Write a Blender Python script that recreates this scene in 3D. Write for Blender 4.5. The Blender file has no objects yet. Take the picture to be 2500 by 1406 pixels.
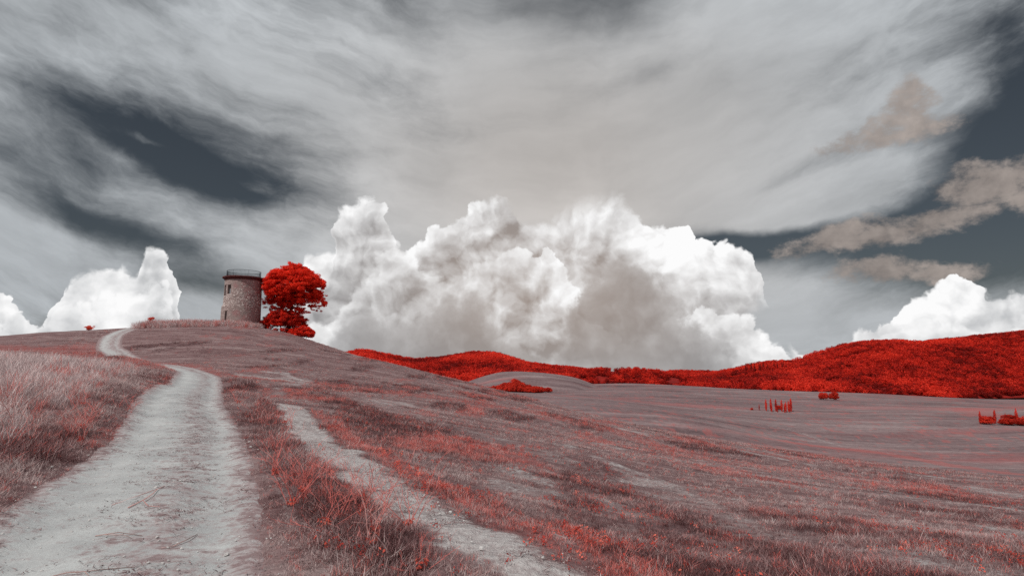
import bpy, math, random
import numpy as np
from mathutils import Vector, Matrix

# ------------------------------------------------------------------ camera
scn = bpy.context.scene
col = scn.collection
R = math.radians
cam = bpy.data.cameras.new('camera')
cam.lens = 20.0
cam.sensor_width = 36.0
cam.clip_start = 0.1
cam.clip_end = 20000.0
cam_ob = bpy.data.objects.new('camera', cam)
cam_ob.location = (0, 0, 1.7)
cam_ob.rotation_euler = (R(97.0), 0, 0)
col.objects.link(cam_ob)
scn.camera = cam_ob

# ------------------------------------------------------------------ colour management
scn.view_settings.view_transform = 'Standard'
scn.view_settings.look = 'None'
scn.view_settings.exposure = 0.0
scn.view_settings.gamma = 1.0
scn.view_settings.use_curve_mapping = False
scn.cycles.max_bounces = 5
scn.cycles.adaptive_min_samples = 16
scn.cycles.use_denoising = False
scn.cycles.transparent_max_bounces = 8

# sun: high, behind the camera and to the left
SUN_AZ, SUN_EL = R(-142.0), R(52.0)            # azimuth clockwise from +Y
sun_dir = Vector((math.sin(SUN_AZ) * math.cos(SUN_EL), math.cos(SUN_AZ) * math.cos(SUN_EL), math.sin(SUN_EL)))
sun = bpy.data.lights.new('sun', 'SUN')
sun.energy = 3.2
sun.angle = R(0.5)
sun.color = (1.0, 0.96, 0.9)
sun_ob = bpy.data.objects.new('sun', sun)
sun_ob.rotation_euler = sun_dir.to_track_quat('Z', 'Y').to_euler()
sun_ob.location = (0, 0, 60)
col.objects.link(sun_ob)

# ------------------------------------------------------------------ node expression helper
class X:
    """A shader socket with arithmetic; every operation adds one node."""
    tree = None
    def __init__(self, s): self.s = s
    @staticmethod
    def put(node, i, v):
        if isinstance(v, X): X.tree.links.new(v.s, node.inputs[i])
        else: node.inputs[i].default_value = v
    @staticmethod
    def m(op, *a, clamp=False):
        n = X.tree.nodes.new('ShaderNodeMath'); n.operation = op; n.use_clamp = clamp
        for i, v in enumerate(a): X.put(n, i, v)
        return X(n.outputs[0])
    def __add__(a, b): return X.m('ADD', a, b)
    def __radd__(a, b): return X.m('ADD', b, a)
    def __sub__(a, b): return X.m('SUBTRACT', a, b)
    def __rsub__(a, b): return X.m('SUBTRACT', b, a)
    def __mul__(a, b): return X.m('MULTIPLY', a, b)
    def __rmul__(a, b): return X.m('MULTIPLY', b, a)
    def __truediv__(a, b): return X.m('DIVIDE', a, b)
    def mad(a, b, c): return X.m('MULTIPLY_ADD', a, b, c)
def sstep(v, a, b, lo=0.0, hi=1.0):
    n = X.tree.nodes.new('ShaderNodeMapRange'); n.interpolation_type = 'SMOOTHSTEP'
    for i, q in enumerate((v, a, b, lo, hi)): X.put(n, i, q)
    return X(n.outputs[0])
def lin(v, a, b, lo=0.0, hi=1.0):
    n = X.tree.nodes.new('ShaderNodeMapRange'); n.clamp = True
    for i, q in enumerate((v, a, b, lo, hi)): X.put(n, i, q)
    return X(n.outputs[0])
def xyz(x, y, z=0.0):
    n = X.tree.nodes.new('ShaderNodeCombineXYZ')
    for i, q in enumerate((x, y, z)): X.put(n, i, q)
    return X(n.outputs[0])
def sep(v):
    n = X.tree.nodes.new('ShaderNodeSeparateXYZ'); X.put(n, 0, v)
    return X(n.outputs[0]), X(n.outputs[1]), X(n.outputs[2])
def vmad(v, k, c):
    n = X.tree.nodes.new('ShaderNodeVectorMath'); n.operation = 'MULTIPLY_ADD'
    for i, q in enumerate((v, k, c)): X.put(n, i, q)
    return X(n.outputs[0])
def vadd(v, c):
    n = X.tree.nodes.new('ShaderNodeVectorMath'); n.operation = 'ADD'
    for i, q in enumerate((v, c)): X.put(n, i, q)
    return X(n.outputs[0])
def noise(v, scale, detail=5, rough=0.55, dist=0.0, dim='2D', color=False):
    n = X.tree.nodes.new('ShaderNodeTexNoise'); n.noise_dimensions = dim
    X.put(n, 'Vector', v); X.put(n, 'Scale', scale); X.put(n, 'Detail', float(detail)); X.put(n, 'Roughness', rough); X.put(n, 'Distortion', dist)
    return X(n.outputs[1 if color else 0])
def voro(v, scale, detail=0, rough=0.5, dim='2D'):
    n = X.tree.nodes.new('ShaderNodeTexVoronoi'); n.voronoi_dimensions = dim; n.feature = 'F1'
    X.put(n, 'Vector', v); X.put(n, 'Scale', scale); X.put(n, 'Detail', float(detail)); X.put(n, 'Roughness', rough)
    n.normalize = True
    return X(n.outputs['Distance'])
def mixc(f, a, b, mode='MIX'):
    n = X.tree.nodes.new('ShaderNodeMix'); n.data_type = 'RGBA'; n.blend_type = mode
    X.put(n, 0, f)
    for i, q in ((6, a), (7, b)):
        if not isinstance(q, X) and len(q) == 3: q = (*q, 1.0)
        X.put(n, i, q)
    return X(n.outputs[2])
def fcurve(v, pts):
    n = X.tree.nodes.new('ShaderNodeFloatCurve'); c = n.mapping.curves[0]
    c.points[0].location = pts[0]; c.points[1].location = pts[-1]
    for p in pts[1:-1]: c.points.new(*p)
    for p in c.points: p.handle_type = 'VECTOR'
    n.mapping.use_clip = False
    n.mapping.update()
    X.put(n, 0, 1.0); X.put(n, 1, v)
    return X(n.outputs[0])
def srgb(r, g, b):
    f = lambda c: (c / 255 / 12.92) if c / 255 <= 0.04045 else ((c / 255 + 0.055) / 1.055) ** 2.4
    return (f(r), f(g), f(b))

# ------------------------------------------------------------------ sky: clear air, high cirrus, cumulus banks all round
world = bpy.data.worlds.new('World')
scn.world = world
world.use_nodes = True
world.cycles.sampling_method = 'MANUAL'
world.cycles.sample_map_resolution = 512
def build_sky():
    T = world.node_tree; X.tree = T
    T.nodes.clear()
    out = T.nodes.new('ShaderNodeOutputWorld')
    tc = T.nodes.new('ShaderNodeTexCoord')
    dx, dy, dz = sep(X(tc.outputs['Generated']))
    az = X.m('ARCTAN2', dx, dy)
    el = X.m('ARCSINE', X.m('MINIMUM', X.m('MAXIMUM', dz, -0.9999), 0.9999))
    azp = X.m('PINGPONG', az + math.pi / 4, math.pi / 2) - math.pi / 4      # the pattern goes on all round, mirrored every quarter turn
    P = xyz(azp, el)
    D = 180 / math.pi
    # --- clear air
    st = T.nodes.new('ShaderNodeTexSky'); st.sky_type = 'NISHITA'; st.sun_disc = False
    st.sun_elevation = SUN_EL; st.sun_rotation = SUN_AZ; st.altitude = 200; st.air_density = 1.0; st.dust_density = 1.0; st.ozone_density = 1.0
    hs = T.nodes.new('ShaderNodeHueSaturation'); hs.inputs['Saturation'].default_value = 0.62; hs.inputs['Value'].default_value = 0.25
    hs.inputs['Hue'].default_value = 0.487
    T.links.new(st.outputs[0], hs.inputs['Color'])
    b1 = T.nodes.new('ShaderNodeBackground'); b1.inputs[1].default_value = 0.07
    T.links.new(hs.outputs[0], b1.inputs[0])
    # --- cirrus on a high sheet, streaks running away from the viewer
    wl = noise(P, 3.0, 6, 0.55, color=True)
    es = el - azp * azp * 0.20                                         # streaks sag towards the middle of the view
    Q = vmad(wl, (0.22, 0.09, 0), xyz(azp, es))
    n1 = noise(vmad(Q, (1.7, 4.6, 1), (3.1, 7.7, 0)), 1.0, 4, 0.48)
    n2 = noise(vmad(Q, (3.4, 10.0, 1), (11.0, 2.0, 0)), 1.8, 9, 0.62)
    nl = noise(P, 2.2, 2, 0.5)
    def gauss(a0, e0, sa, se, rot=0.0, wx=0.10):
        wxs, wys, _ = sep(wl)
        a = (azp + (wxs - 0.5) * wx) - R(a0)
        e = (el + (wys - 0.5) * wx * 0.7) - R(e0)
        c, s = math.cos(R(rot)), math.sin(R(rot))
        u = (a * c + e * s) / R(sa)
        v = (e * c - a * s) / R(se)
        return X.m('EXPONENT', (u * u + v * v) * -1.0)
    fine = sstep(X.m('ABSOLUTE', azp - R(8)), R(8), R(32), 0.35, 1.0)          # the veil is smoothest in the middle
    n2 = (n2 - 0.5) * fine + 0.5
    cov = (n1 - 0.5) * 0.8 + (n2 - 0.5) * 0.85 + (nl - 0.5) * 0.35 + 0.88
    HOLES = [(-31.8, 18.0, 11.5, 3.9, -9, 1.05), (-26, 15.0, 7, 1.6, -6, 0.5), (-35.5, 10.6, 7.0, 1.5, -12, 0.8), (-42, 14.6, 6.0, 1.6, -18, 0.35),
             (41, 9.8, 11.0, 3.8, 8, 1.5), (22.5, 10.6, 8.0, 1.7, 0, 1.5), (43.5, 16.0, 7.0, 3.0, 26, 0.95), (33, 17.0, 7, 1.2, 6, 0.35), (44, 24.0, 4.0, 7.0, -20, 0.65),
             (-28, 6.4, 6.0, 1.2, -10, 0.5), (-39.5, 2.8, 3.5, 1.3, 0, 0.6), (-18.5, 4.6, 2.2, 1.6, 0, 0.5), (-4, 22, 9, 1.6, 5, 0.22), (-37, 31, 11, 2.4, -15, 0.35), (-14, 26, 9, 2.2, -18, 0.35), (0, 34, 26, 4.5, 0, 0.35), (14, 27, 7, 1.6, 14, 0.25), (26, 15.6, 4.0, 0.8, 10, 0.25)]
    for a0, e0, sa, se, rot, k in HOLES:
        cov = gauss(a0, e0, sa, se, rot) * (-k) + cov
    for a0, e0, sa, se, rot, k in [(28.5, 13.2, 7.5, 2.0, 8, 1.0), (6, 20, 18, 8, 0, 0.5), (-24, 26, 10, 5, 0, 0.15), (28, 30, 9, 5, 10, 0.3), (25, 4.8, 8, 1.8, 0, 0.6), (-26, 3.5, 6, 2.4, -8, 0.55), (-40, 8.0, 7, 1.6, -14, 0.4), (-40, 9.0, 5, 1.2, -18, 0.15), (-32.8, 17.8, 2.2, 0.30, -6, 0.42), (-25.5, 15.4, 4.0, 0.6, -10, 0.3), (-36, 16.6, 4.0, 0.6, -14, 0.25)]:
        cov = gauss(a0, e0, sa, se, rot) * k + cov
    cov = sstep(cov, 0.02, 1.0)
    warm = gauss(4, 17, 22, 15, 0)
    cc = mixc(warm, srgb(182, 187, 191), srgb(210, 205, 201))
    br = lin(n2, 0.25, 0.75, 0.80, 1.12) * lin(n1, 0.25, 0.75, 0.76, 1.12)
    cc = mixc(1.0, cc, xyz(br, br, br), 'MULTIPLY')
    # --- cumulus
    wf = noise(P, 9.0, 5, 0.58, color=True)
    Pw = vmad(wf, (0.060, 0.045, 0), vadd(P, (-0.030, -0.0225, 0)))
    def lump(p, sc, off):
        d = voro(vadd(p, (off, off * 0.7, 0)), sc)
        return 1.0 - d * d * 2.4
    def billow(p):
        return lump(p, 9.0, 0.3) * 0.38 + lump(p, 20.0, 1.3) * 0.30 + lump(p, 44.0, 2.1) * 0.22 + lump(p, 90.0, 3.3) * 0.10 + noise(p, 60.0, 5, 0.65) * 0.20
    B0 = billow(Pw)
    B1 = billow(vadd(Pw, (-0.010, 0.014, 0)))
    lL = noise(Pw, 8.0, 3, 0.5) - noise(vadd(Pw, (-0.030, 0.042, 0)), 8.0, 3, 0.5)
    lit = (B0 - B1) * 0.85 + lL * 0.9
    BM = 0.75
    pz, pe, _ = sep(Pw)
    CW = [(-45,4.2),(-42.2,4.9),(-41.4,4.5),(-40.7,3.5),(-40.0,2.5),(-39.2,2.1),(-38.7,2.7),(-38.5,4.9),(-37.6,6.0),(-36.0,6.8),(-35.1,7.1),(-34.3,6.2),(-33.9,7.3),(-33.6,8.8),(-32.6,9.4),(-31.7,9.2),(-31.3,7.5),(-30.4,6.7),(-29.9,4.7),(-29.2,1.5),(-26.2,-1.0),(-21.9,0.9),(-20.6,9.0),(-18.2,10.0),(-18.0,12.3),(-17.9,13.8),(-16.5,14.9),(-14.9,15.3),(-13.3,14.6),(-12.5,12.6),(-12.0,11.2),(-10.4,10.7),(-9.2,11.7),(-8.4,12.9),(-6.7,13.5),(-5.1,14.0),(-4.2,15.6),(-2.1,16.4),(0.0,15.8),(0.8,14.1),(3.4,13.7),(6.3,15.6),(8.4,16.0),(10.5,16.5),(11.8,15.3),(12.9,14.2),(15.2,13.6),(17.9,12.7),(18.2,10.7),(19.5,10.5),(21.6,11.1),(23.0,10.4),(23.8,9.0),(23.9,6.5),(24.2,3.5),(26.0,0.9),(27.5,-0.2),(29.8,0.8),(31.4,2.2),(32.6,2.7),(34.4,3.7),(35.6,5.0),(37.1,6.1),(38.3,6.9),(39.4,5.7),(40.1,4.5),(41.2,4.1),(42.1,4.2),(45,4.6)]
    CG = [(-45,1.2),(-41.9,1.3),(-40.4,0.7),(-39.1,-0.5),(-37.4,-0.5),(-35.3,0.1),(-33.5,2.5),(-32.2,4.5),(-31.3,4.5),(-30.5,2.6),(-28.2,-0.6),(-21.4,-1.0),(-18.9,-0.2),(-16.8,2.9),(-15.0,5.1),(-12.2,4.5),(-9.8,4.2),(-7.0,5.4),(-4.2,7.1),(-2.9,6.3),(-0.8,3.0),(1.6,0.6),(3.7,0.5),(5.4,3.8),(7.0,7.9),(9.1,9.8),(12.0,10.3),(13.5,9.3),(14.7,7.3),(16.5,5.2),(18.7,2.5),(21.1,-0.2),(24.9,-1.2),(31.2,-1.1),(36.8,-1.0),(41.7,-1.0),(45,-1)]
    CM = [(-43.3,2.2),(-42.0,2.2),(-40.5,1.4),(-39.2,0.4),(-38.5,2.4),(-38.2,4.1),(-35.9,4.7),(-33.7,5.2),(-31.7,6.0),(-30.7,4.9),(-29.9,2.6),(-28.2,-0.6),(-21.4,-0.6),(-19.4,3.2),(-17.9,2.9),(-16.2,6.6),(-14.3,8.5),(-12.2,10.8),(-10.4,10.6),(-9.1,8.7),(-7.0,6.9),(-4.2,9.6),(-0.8,10.7),(1.7,9.6),(3.4,11.0),(6.2,7.1),(7.8,3.4),(10.9,0.9),(12.5,1.7),(14.1,2.9),(16.1,3.9),(18.0,4.1),(20.2,3.8),(22.7,3.5),(23.8,2.4),(25.0,0.9),(26.6,-0.4),(30.7,-0.2),(32.0,1.3),(33.8,2.5),(35.2,3.1),(37.9,3.3),(40.1,2.3),(41.9,2.1),(45,1.5)]
    N = lambda c: [((a + 45) / 90, (e + 5) / 45) for a, e in c]
    tx = (pz + math.pi / 4) / (math.pi / 2)
    hw = fcurve(tx, N(CW)) * (45 / D) - 5 / D
    dW = hw - pe + (B0 - BM) * 0.046
    soft = sstep(noise(P, 5.0, 2, 0.5), 0.35, 0.7, 0.003, 0.016)
    softc = gauss(7, 16.5, 6.0, 3.5, 0, 0.0) * 0.07 + soft             # the column in the middle melts into the cirrus
    under = sstep(pe - R(6.4) + (R(24.6) - pz) * 0.95 + (B0 - BM) * 0.03, -0.012, 0.020)      # the right-hand mass overhangs clear air
    under = X.m('MAXIMUM', under, sstep(pz, R(27.0), R(26.0)) * 0.0 + sstep(pz, R(25.5), R(26.5)))
    aW = sstep(dW / softc, 0.0, 1.0) * under
    nm = (noise(P, 6.0, 5, 0.58) - 0.5) * 0.22
    warmth = gauss(3, 7, 21, 12, 0)
    c_hi = srgb(252, 252, 252)
    c_lo = mixc(warmth, srgb(150, 154, 158), srgb(156, 143, 135))
    def shade(L): return mixc(X.m('ADD', L, 0.0, clamp=True), c_lo, c_hi)
    right = gauss(19, 9.5, 7, 5, 0, 0.0)
    deep = sstep(dW + nm - right * 0.09 + gauss(0, 10, 9, 7, 0, 0.0) * 0.05, 0.0, 0.085)
    cw = shade(lit * 1.20 + 0.80 - deep * 0.42 + right * 0.16)
    # nearer tier of heads
    hm = fcurve(tx, N(CM)) * (45 / D) - 5 / D
    dM = hm - pe + (B0 - BM) * 0.060
    aM = sstep(dM / (soft * 1.5), 0.0, 1.0)
    cm = shade(lit * 1.10 + 0.82 - sstep(dM + nm * 0.8, 0.0, 0.07) * 0.52)
    # grey shaded masses nearest the viewer
    hg = fcurve((pz + (noise(P, 26.0, 5, 0.6) - 0.5) * 0.035 + math.pi / 4) / (math.pi / 2), N(CG)) * (45 / D) - 5 / D
    dG = hg - pe + (noise(P, 20.0, 7, 0.66) - 0.5) * 0.07 + (B0 - BM) * 0.02
    aG = sstep(dG, -0.004, 0.034) * lin(noise(P, 6.0, 3), 0.35, 0.55, 0.80, 0.97)
    cg = shade(lit * 0.16 + 0.25 - sstep(dG, 0.0, 0.08) * 0.22)
    # small brown-grey scraps on the right
    q = None
    for a0, e0, sa, se, rot in [(34.7, 18.6, 3.6, 1.1, 0), (36.3, 20.2, 1.6, 1.5, 0), (41.2, 13.3, 3.0, 1.4, -8), (43.5, 11.9, 2.4, 1.2, -10), (32.0, 10.3, 4.6, 1.0, 6), (38.0, 11.2, 4.0, 0.8, 8), (33.2, 7.3, 3.2, 0.9, 4), (37.2, 6.9, 3.0, 0.7, 0),
                                (14.3, 5.2, 2.0, 0.6, 0)]:
        c, s = math.cos(R(rot)), math.sin(R(rot))
        a = pz - R(a0); e = pe - R(e0)
        u = (a * c + e * s) / R(sa); v = (e * c - a * s) / R(se)
        g = 1.0 - (u * u + v * v)
        q = g if q is None else X.m('MAXIMUM', q, g)
    nS = noise(vmad(P, (1.0, 1.5, 1), (4, 4, 0)), 26.0, 7, 0.66)
    dS = q * 0.75 + (B0 - BM) * 1.5 + (nS - 0.5) * 3.2
    aS = sstep(dS, -0.75, 0.80) * 0.92
    cs = mixc(X.m('ADD', lit * 1.1 + 0.45 + (nS - 0.5) * 0.8, 0.0, clamp=True), srgb(126, 118, 114), srgb(178, 167, 160))
    # --- stack
    def bg(c, s=1.0):
        n = T.nodes.new('ShaderNodeBackground'); X.put(n, 0, c); n.inputs[1].default_value = s; return n
    def over(f, a, b):
        n = T.nodes.new('ShaderNodeMixShader'); X.put(n, 0, f)
        T.links.new(a.outputs[0], n.inputs[1]); T.links.new(b.outputs[0], n.inputs[2]); return n
    s = over(cov, b1, bg(cc))
    s = over(aS, s, bg(cs))
    s = over(aW, s, bg(cw))
    s = over(aM, s, bg(cm))
    s = over(aG, s, bg(cg))
    T.links.new(s.outputs[0], out.inputs[0])
build_sky()
# ------------------------------------------------------------------ terrain heights
def hash2(ix, iy, seed=0):
    h = (ix.astype(np.int64) * 374761393 + iy.astype(np.int64) * 668265263 + seed * 1274126177) & 0xFFFFFFFF
    h = ((h ^ (h >> 13)) * 1274126177) & 0xFFFFFFFF
    return ((h ^ (h >> 16)) & 0xFFFF) / 65535.0
def vnoise(x, y, seed=0):
    x = np.asarray(x, float); y = np.asarray(y, float)
    ix = np.floor(x); iy = np.floor(y); fx = x - ix; fy = y - iy
    fx = fx * fx * (3 - 2 * fx); fy = fy * fy * (3 - 2 * fy)
    a = hash2(ix, iy, seed); b = hash2(ix + 1, iy, seed); c = hash2(ix, iy + 1, seed); d = hash2(ix + 1, iy + 1, seed)
    return (a * (1 - fx) + b * fx) * (1 - fy) + (c * (1 - fx) + d * fx) * fy
def fbm(x, y, octv=4, seed=0, gain=0.5):
    v = 0; a = 1; t = 0
    for o in range(octv):
        v = v + a * vnoise(np.asarray(x) * 2 ** o + 17.3 * o, np.asarray(y) * 2 ** o - 9.1 * o, seed + o); t += a; a *= gain
    return v / t
def smooth(a, b, x):
    t = np.clip((x - a) / (b - a), 0, 1); return t * t * (3 - 2 * t)
EYE = 1.7
# surveyed spot heights of the hill and the valley (x, y, z)
SPOTS = [(-2.895,4.71,0.000),(-1.79,4.765,-0.020),(0,4.987,-0.100),(2.061,5.486,-0.280),(5.44,6.372,-0.600),(-5.352,6.188,0.100),(-4.322,6.575,0.000),(-2.866,6.575,0.000),(-1.286,7.422,-0.120),(-6.202,10.79,0.000),(-4.16,10.79,0.000),(-8.982,16.52,0.120),(-16.19,30,0.084),(-23.29,43,0.682),(-8.601,8.5,0.072),(-9.653,11,0.118),(-12.37,14,0.458),(-18.69,21,1.085),(-13.15,12,0.635),(-22.1,20,1.325),(-11.51,15.5,0.432),(-17.95,24,1.047),(-18.57,30,0.610),(-22.15,37,0.876),(-49.15,55,1.916),(-41.25,55,1.448),(-36.76,56,1.047),(-69.88,78,3.561),(-83.25,75,2.955),(-105.6,95,4.305),(-87.92,98,5.158),(-79.56,98,6.000),(-54.05,74,2.938),(-42,60,1.425),(-61.52,94,6.635),(-54.26,92,6.530),(-33.14,58,1.434),(-43,75,3.489),(-23.17,50,0.693),(-33.57,68,2.354),(-42.69,90,5.778),(-49.56,97,7.141),(-42.55,97,6.583),(-49.38,104,7.384),(-38.4,99,5.831),(-36.22,101,4.686),(-28.62,100,2.590),(-20.53,64,0.501),(-16.93,95,-0.079),(-6.397,90,-2.203),(2.832,80,-4.286),(12.34,70,-5.964),(19.61,62,-6.709),(28.35,54,-7.248),(33.52,48,-7.264),(37.43,43,-7.230),(42.35,37,-7.126),(-12.88,33,-0.078),(-11.92,48,-0.953),(-5.655,32,-1.139),(-5.852,55,-1.648),(0.6658,19,-1.293),(1.482,42,-2.608),(6.143,35,-3.335),(5.003,16,-1.903),(9.445,30,-3.434),(8.528,14.5,-2.049),(17.76,30,-4.450),(10.34,12,-1.800),(20.81,24,-4.025),(1.378,8,-0.633),(3.797,8.5,-0.947),(-2.54,14.5,-0.584),(-95,130,3.500),(-60,130,3.000),(-45,125,2.500),(-25,130,-3.000),(-5,130,-8.000),(25,120,-13.000),(45,105,-15.000),(60,90,-16.000),(75,75,-16.000),(-130,220,-8.000),(-60,220,-14.000),(0,200,-22.000),(60,190,-29.000),(120,160,-30.000),(-60,20,1.600),(-60,-30,1.000),(-20,-20,0.300),(0,-10,0.000),(0,-40,-0.500),(15,-10,-0.800),(40,-20,-4.000),(40,20,-3.800),(80,-30,-12.000),(80,30,-12.000),(-10,0,0.400),(6,0,-0.250),(0,1,0.000),(-150,0,3.000),(0,-150,-2.000),(150,-50,-25.000),(200,50,-30.000),(-300,300,-20.000),(-400,0,-10.000),(0,-500,-20.000),(400,-200,-35.000),(0,-3000,-30.000),(-3000,0,-30.000),(-2500,2500,-35.000),(3000,0,-45.000),(47.37,150,-20.392),(68.12,130,-21.873),(95.5,110,-23.436),(157,180,-32.767),(131.6,250,-34.607),(73.39,260,-24.971),(31.85,300,-21.791),(189.9,420,-36.730),(281.2,330,-37.617),(329.4,600,-40.685),(191.9,900,-37.960),(102.7,850,-39.333),(287.6,900,-44.269),(0,600,-32.725),(-88.66,500,-28.735),(574.5,900,-53.713),(701.5,900,-60.622),(707.8,800,-60.941),(1064,1200,-73.022),(988.2,900,-62.505),(-322.7,700,-40.910),(-797.9,900,-53.084),(234.4,1100,-53.714),(733.6,1150,-74.726),(0,2500,-50.000),(1500,2500,-70.000),(-1500,2500,-50.000),(0,7000,-120.000),(5000,5000,-120.000),(-5000,5000,-100.000)]
SP = np.array(SPOTS)
def polar(x, y):
    r = np.sqrt(x * x + y * y + 0.6); return np.arctan2(x, y), np.log(r), r
def tps_fit():
    a, l, r = polar(SP[:, 0], SP[:, 1]); v = (SP[:, 2] - EYE) / r
    A = np.concatenate([a, a - 2 * np.pi, a + 2 * np.pi]); L = np.tile(l, 3); V = np.tile(v, 3)
    k = (np.abs(A) < 4.4); A, L, V = A[k], L[k], V[k]
    n = len(A)
    d2 = (A[:, None] - A) ** 2 + (L[:, None] - L) ** 2
    K = np.where(d2 > 0, 0.5 * d2 * np.log(d2 + 1e-12), 0) + np.eye(n) * 0.0012
    Pm = np.stack([np.ones(n), A, L], 1)
    M = np.block([[K, Pm], [Pm.T, np.zeros((3, 3))]])
    w = np.linalg.solve(M, np.concatenate([V, np.zeros(3)]))
    return A, L, w
TA, TL, TW = tps_fit()
def hbase(x, y):
    x = np.asarray(x, float); y = np.asarray(y, float)
    sh = x.shape; x = x.ravel(); y = y.ravel()
    out = np.empty_like(x)
    n = len(TA)
    for i in range(0, len(x), 20000):
        a, l, r = polar(x[i:i + 20000], y[i:i + 20000])
        d2 = (a[:, None] - TA) ** 2 + (l[:, None] - TL) ** 2
        v = (0.5 * d2 * np.log(d2 + 1e-12)) @ TW[:n] + TW[n] + TW[n + 1] * a + TW[n + 2] * l
        out[i:i + 20000] = EYE + v * r - 0.035 * np.clip(r - 2400, 0, None)      # the land drops away to a far low plain
    return out.reshape(sh)

# ------------------------------------------------------------------ paths and field strips (ground plan, metres)
def resample(pts, step):
    p = np.array(pts, float); out = []
    n = len(p)
    for i in range(n - 1):
        p0, p1, p2, p3 = p[max(i - 1, 0)], p[i], p[i + 1], p[min(i + 2, n - 1)]
        m = max(2, int(np.linalg.norm((p2 - p1)[:2]) / step))
        for t in np.arange(m) / m:
            out.append(0.5 * ((2 * p1) + (-p0 + p2) * t + (2 * p0 - 5 * p1 + 4 * p2 - p3) * t * t + (-p0 + 3 * p1 - 3 * p2 + p3) * t ** 3))
    out.append(p[-1]); return np.array(out)
ROAD = resample([(6, -60), (3, -30), (0.6, -8), (-1.4, 0), (-2.55, 3), (-3.3, 4.7), (-4.1, 6.4), (-5.1, 8.4), (-6.5, 11.2), (-8.5, 15), (-11.4, 20), (-17, 31), (-21.6, 39.5), (-25.5, 45), (-31, 51), (-38.5, 58.5), (-47, 68), (-53.2, 75.5), (-58.6, 84), (-62, 93), (-63.5, 102), (-64, 118)], 0.5)
STRIPS = {  # name: (polyline, half width, softness)
    'track': ([(-9.0, 23.4), (-8.2, 21.6), (-5.8, 16.3), (-3.06, 10.7), (-1.7, 8.2), (-0.82, 6.65), (-0.17, 5.73), (0.2, 5.05), (1.2, 2), (3, -4)], 0.22, 0.62),
    'dark': ([(-11.3, 32.6), (-8.4, 29.6), (-3.2, 18.4), (-0.5, 14.7), (2.45, 12.6), (3.2, 9.6), (3.3, 5.9), (3.5, 3)], 0.45, 1.8),
    'dark2': ([(-1.4, 8.9), (-0.1, 7.9), (1.1, 6.5), (1.8, 5.2)], 0.3, 0.6),
    'verge': ([(-9.6, 23), (-5.7, 14), (-3.8, 10.2), (-2.6, 7.9), (-1.9, 6.4), (-1.2, 5.2), (-0.8, 4.2)], 0.25, 0.5),
    'pale1': ([(-8.5, 34.3), (-2.6, 24.7), (0.67, 19), (2.84, 16.3)], 0.6, 1.3),
    'pale2': ([(4.0, 14.4), (4.26, 10.3), (4.92, 8), (5.3, 6.5), (5.6, 4)], 0.25, 1.3),
    'pale3': ([(10.1, 29), (13.8, 24), (13.7, 18.8)], 0.9, 1.8),
    'pale4': ([(2.1, 10.4), (2.6, 8.4), (2.75, 6.5)], 0.12, 0.45),
    'pale5': ([(27.8, 35.4), (18.8, 21.7), (13, 13)], 0.6, 1.2),
    'red1': ([(-20.8, 42.4), (-14.8, 46.3), (-5, 47.3), (4.8, 45.5), (11.2, 45.5), (20, 42)], 1.2, 2.5),
    'red2': ([(-6.5, 20), (-3.15, 12.8), (-0.94, 9.0), (0.24, 6.9), (0.9, 5.2)], 0.12, 0.5),
    'red3': ([(5.3, 30.5), (12.2, 31.8), (17.8, 30), (19, 26)], 1.5, 4.0),
    'red4': ([(-60, 50), (-46, 52), (-41, 56.5), (-34.5, 53.5), (-28, 46), (-23.4, 41)], 1.6, 4.0),
    'red5': ([(-84, 78), (-64, 73), (-56.5, 71.5), (-50, 67)], 1.8, 5.0),
    'red6': ([(-8.2, 11.6), (-10.0, 15.9), (-12.7, 20.6), (-19.3, 32.5)], 0.15, 0.6),
    'red7': ([(117, 246), (150, 237), (157, 180), (190, 150)], 2.5, 5.0),
    'red8': ([(330, 400), (420, 520), (600, 640)], 8, 14.0),
    'path': ([(124, 319), (140.5, 298), (143, 255), (148.5, 246), (170, 215)], 0.7, 3.0),
}
STRIPS = {k: (resample(v[0], max(0.3, v[1] * 0.6)), v[1], v[2]) for k, v in STRIPS.items()}
def near_line(line, x, y, chunk=4000):
    """distance to a polyline and the index of its nearest vertex"""
    d = np.empty(len(x)); k = np.empty(len(x), int)
    for i in range(0, len(x), chunk):
        q = (x[i:i + chunk, None] - line[:, 0]) ** 2 + (y[i:i + chunk, None] - line[:, 1]) ** 2
        k[i:i + chunk] = q.argmin(1); d[i:i + chunk] = np.sqrt(q.min(1))
    return d, k
def strip(name, x, y):
    ln, w, s = STRIPS[name]
    m = np.zeros(len(x))
    sel = (x > ln[:, 0].min() - w - s) & (x < ln[:, 0].max() + w + s) & (y > ln[:, 1].min() - w - s) & (y < ln[:, 1].max() + w + s)
    if sel.any():
        d, _ = near_line(ln, x[sel], y[sel])
        d = d + (fbm(x[sel] / (s * 1.4), y[sel] / (s * 1.4), 3, 5) - 0.5) * s * 1.1
        m[sel] = 1 - smooth(w, w + s, d)
    return m
RT = np.gradient(ROAD, axis=0); RT /= np.linalg.norm(RT, axis=1)[:, None]
def road_half(y): return 1.36 + 0.25 * np.clip((8 - y) / 6, 0, 1)
def road_pos(x, y):
    """signed distance across the road (right positive), far away = 99"""
    o = np.full(len(x), 99.0)
    sel = (x < 10) & (x > -72) & (y < 125) & (y > -65)
    sel &= np.abs(x + 0.0) < 80
    if sel.any():
        d, k = near_line(ROAD, x[sel], y[sel])
        side = (x[sel] - ROAD[k, 0]) * RT[k, 1] - (y[sel] - ROAD[k, 1]) * RT[k, 0]
        o[sel] = np.where(d < 6, side, 99.0)
    return o
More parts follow.
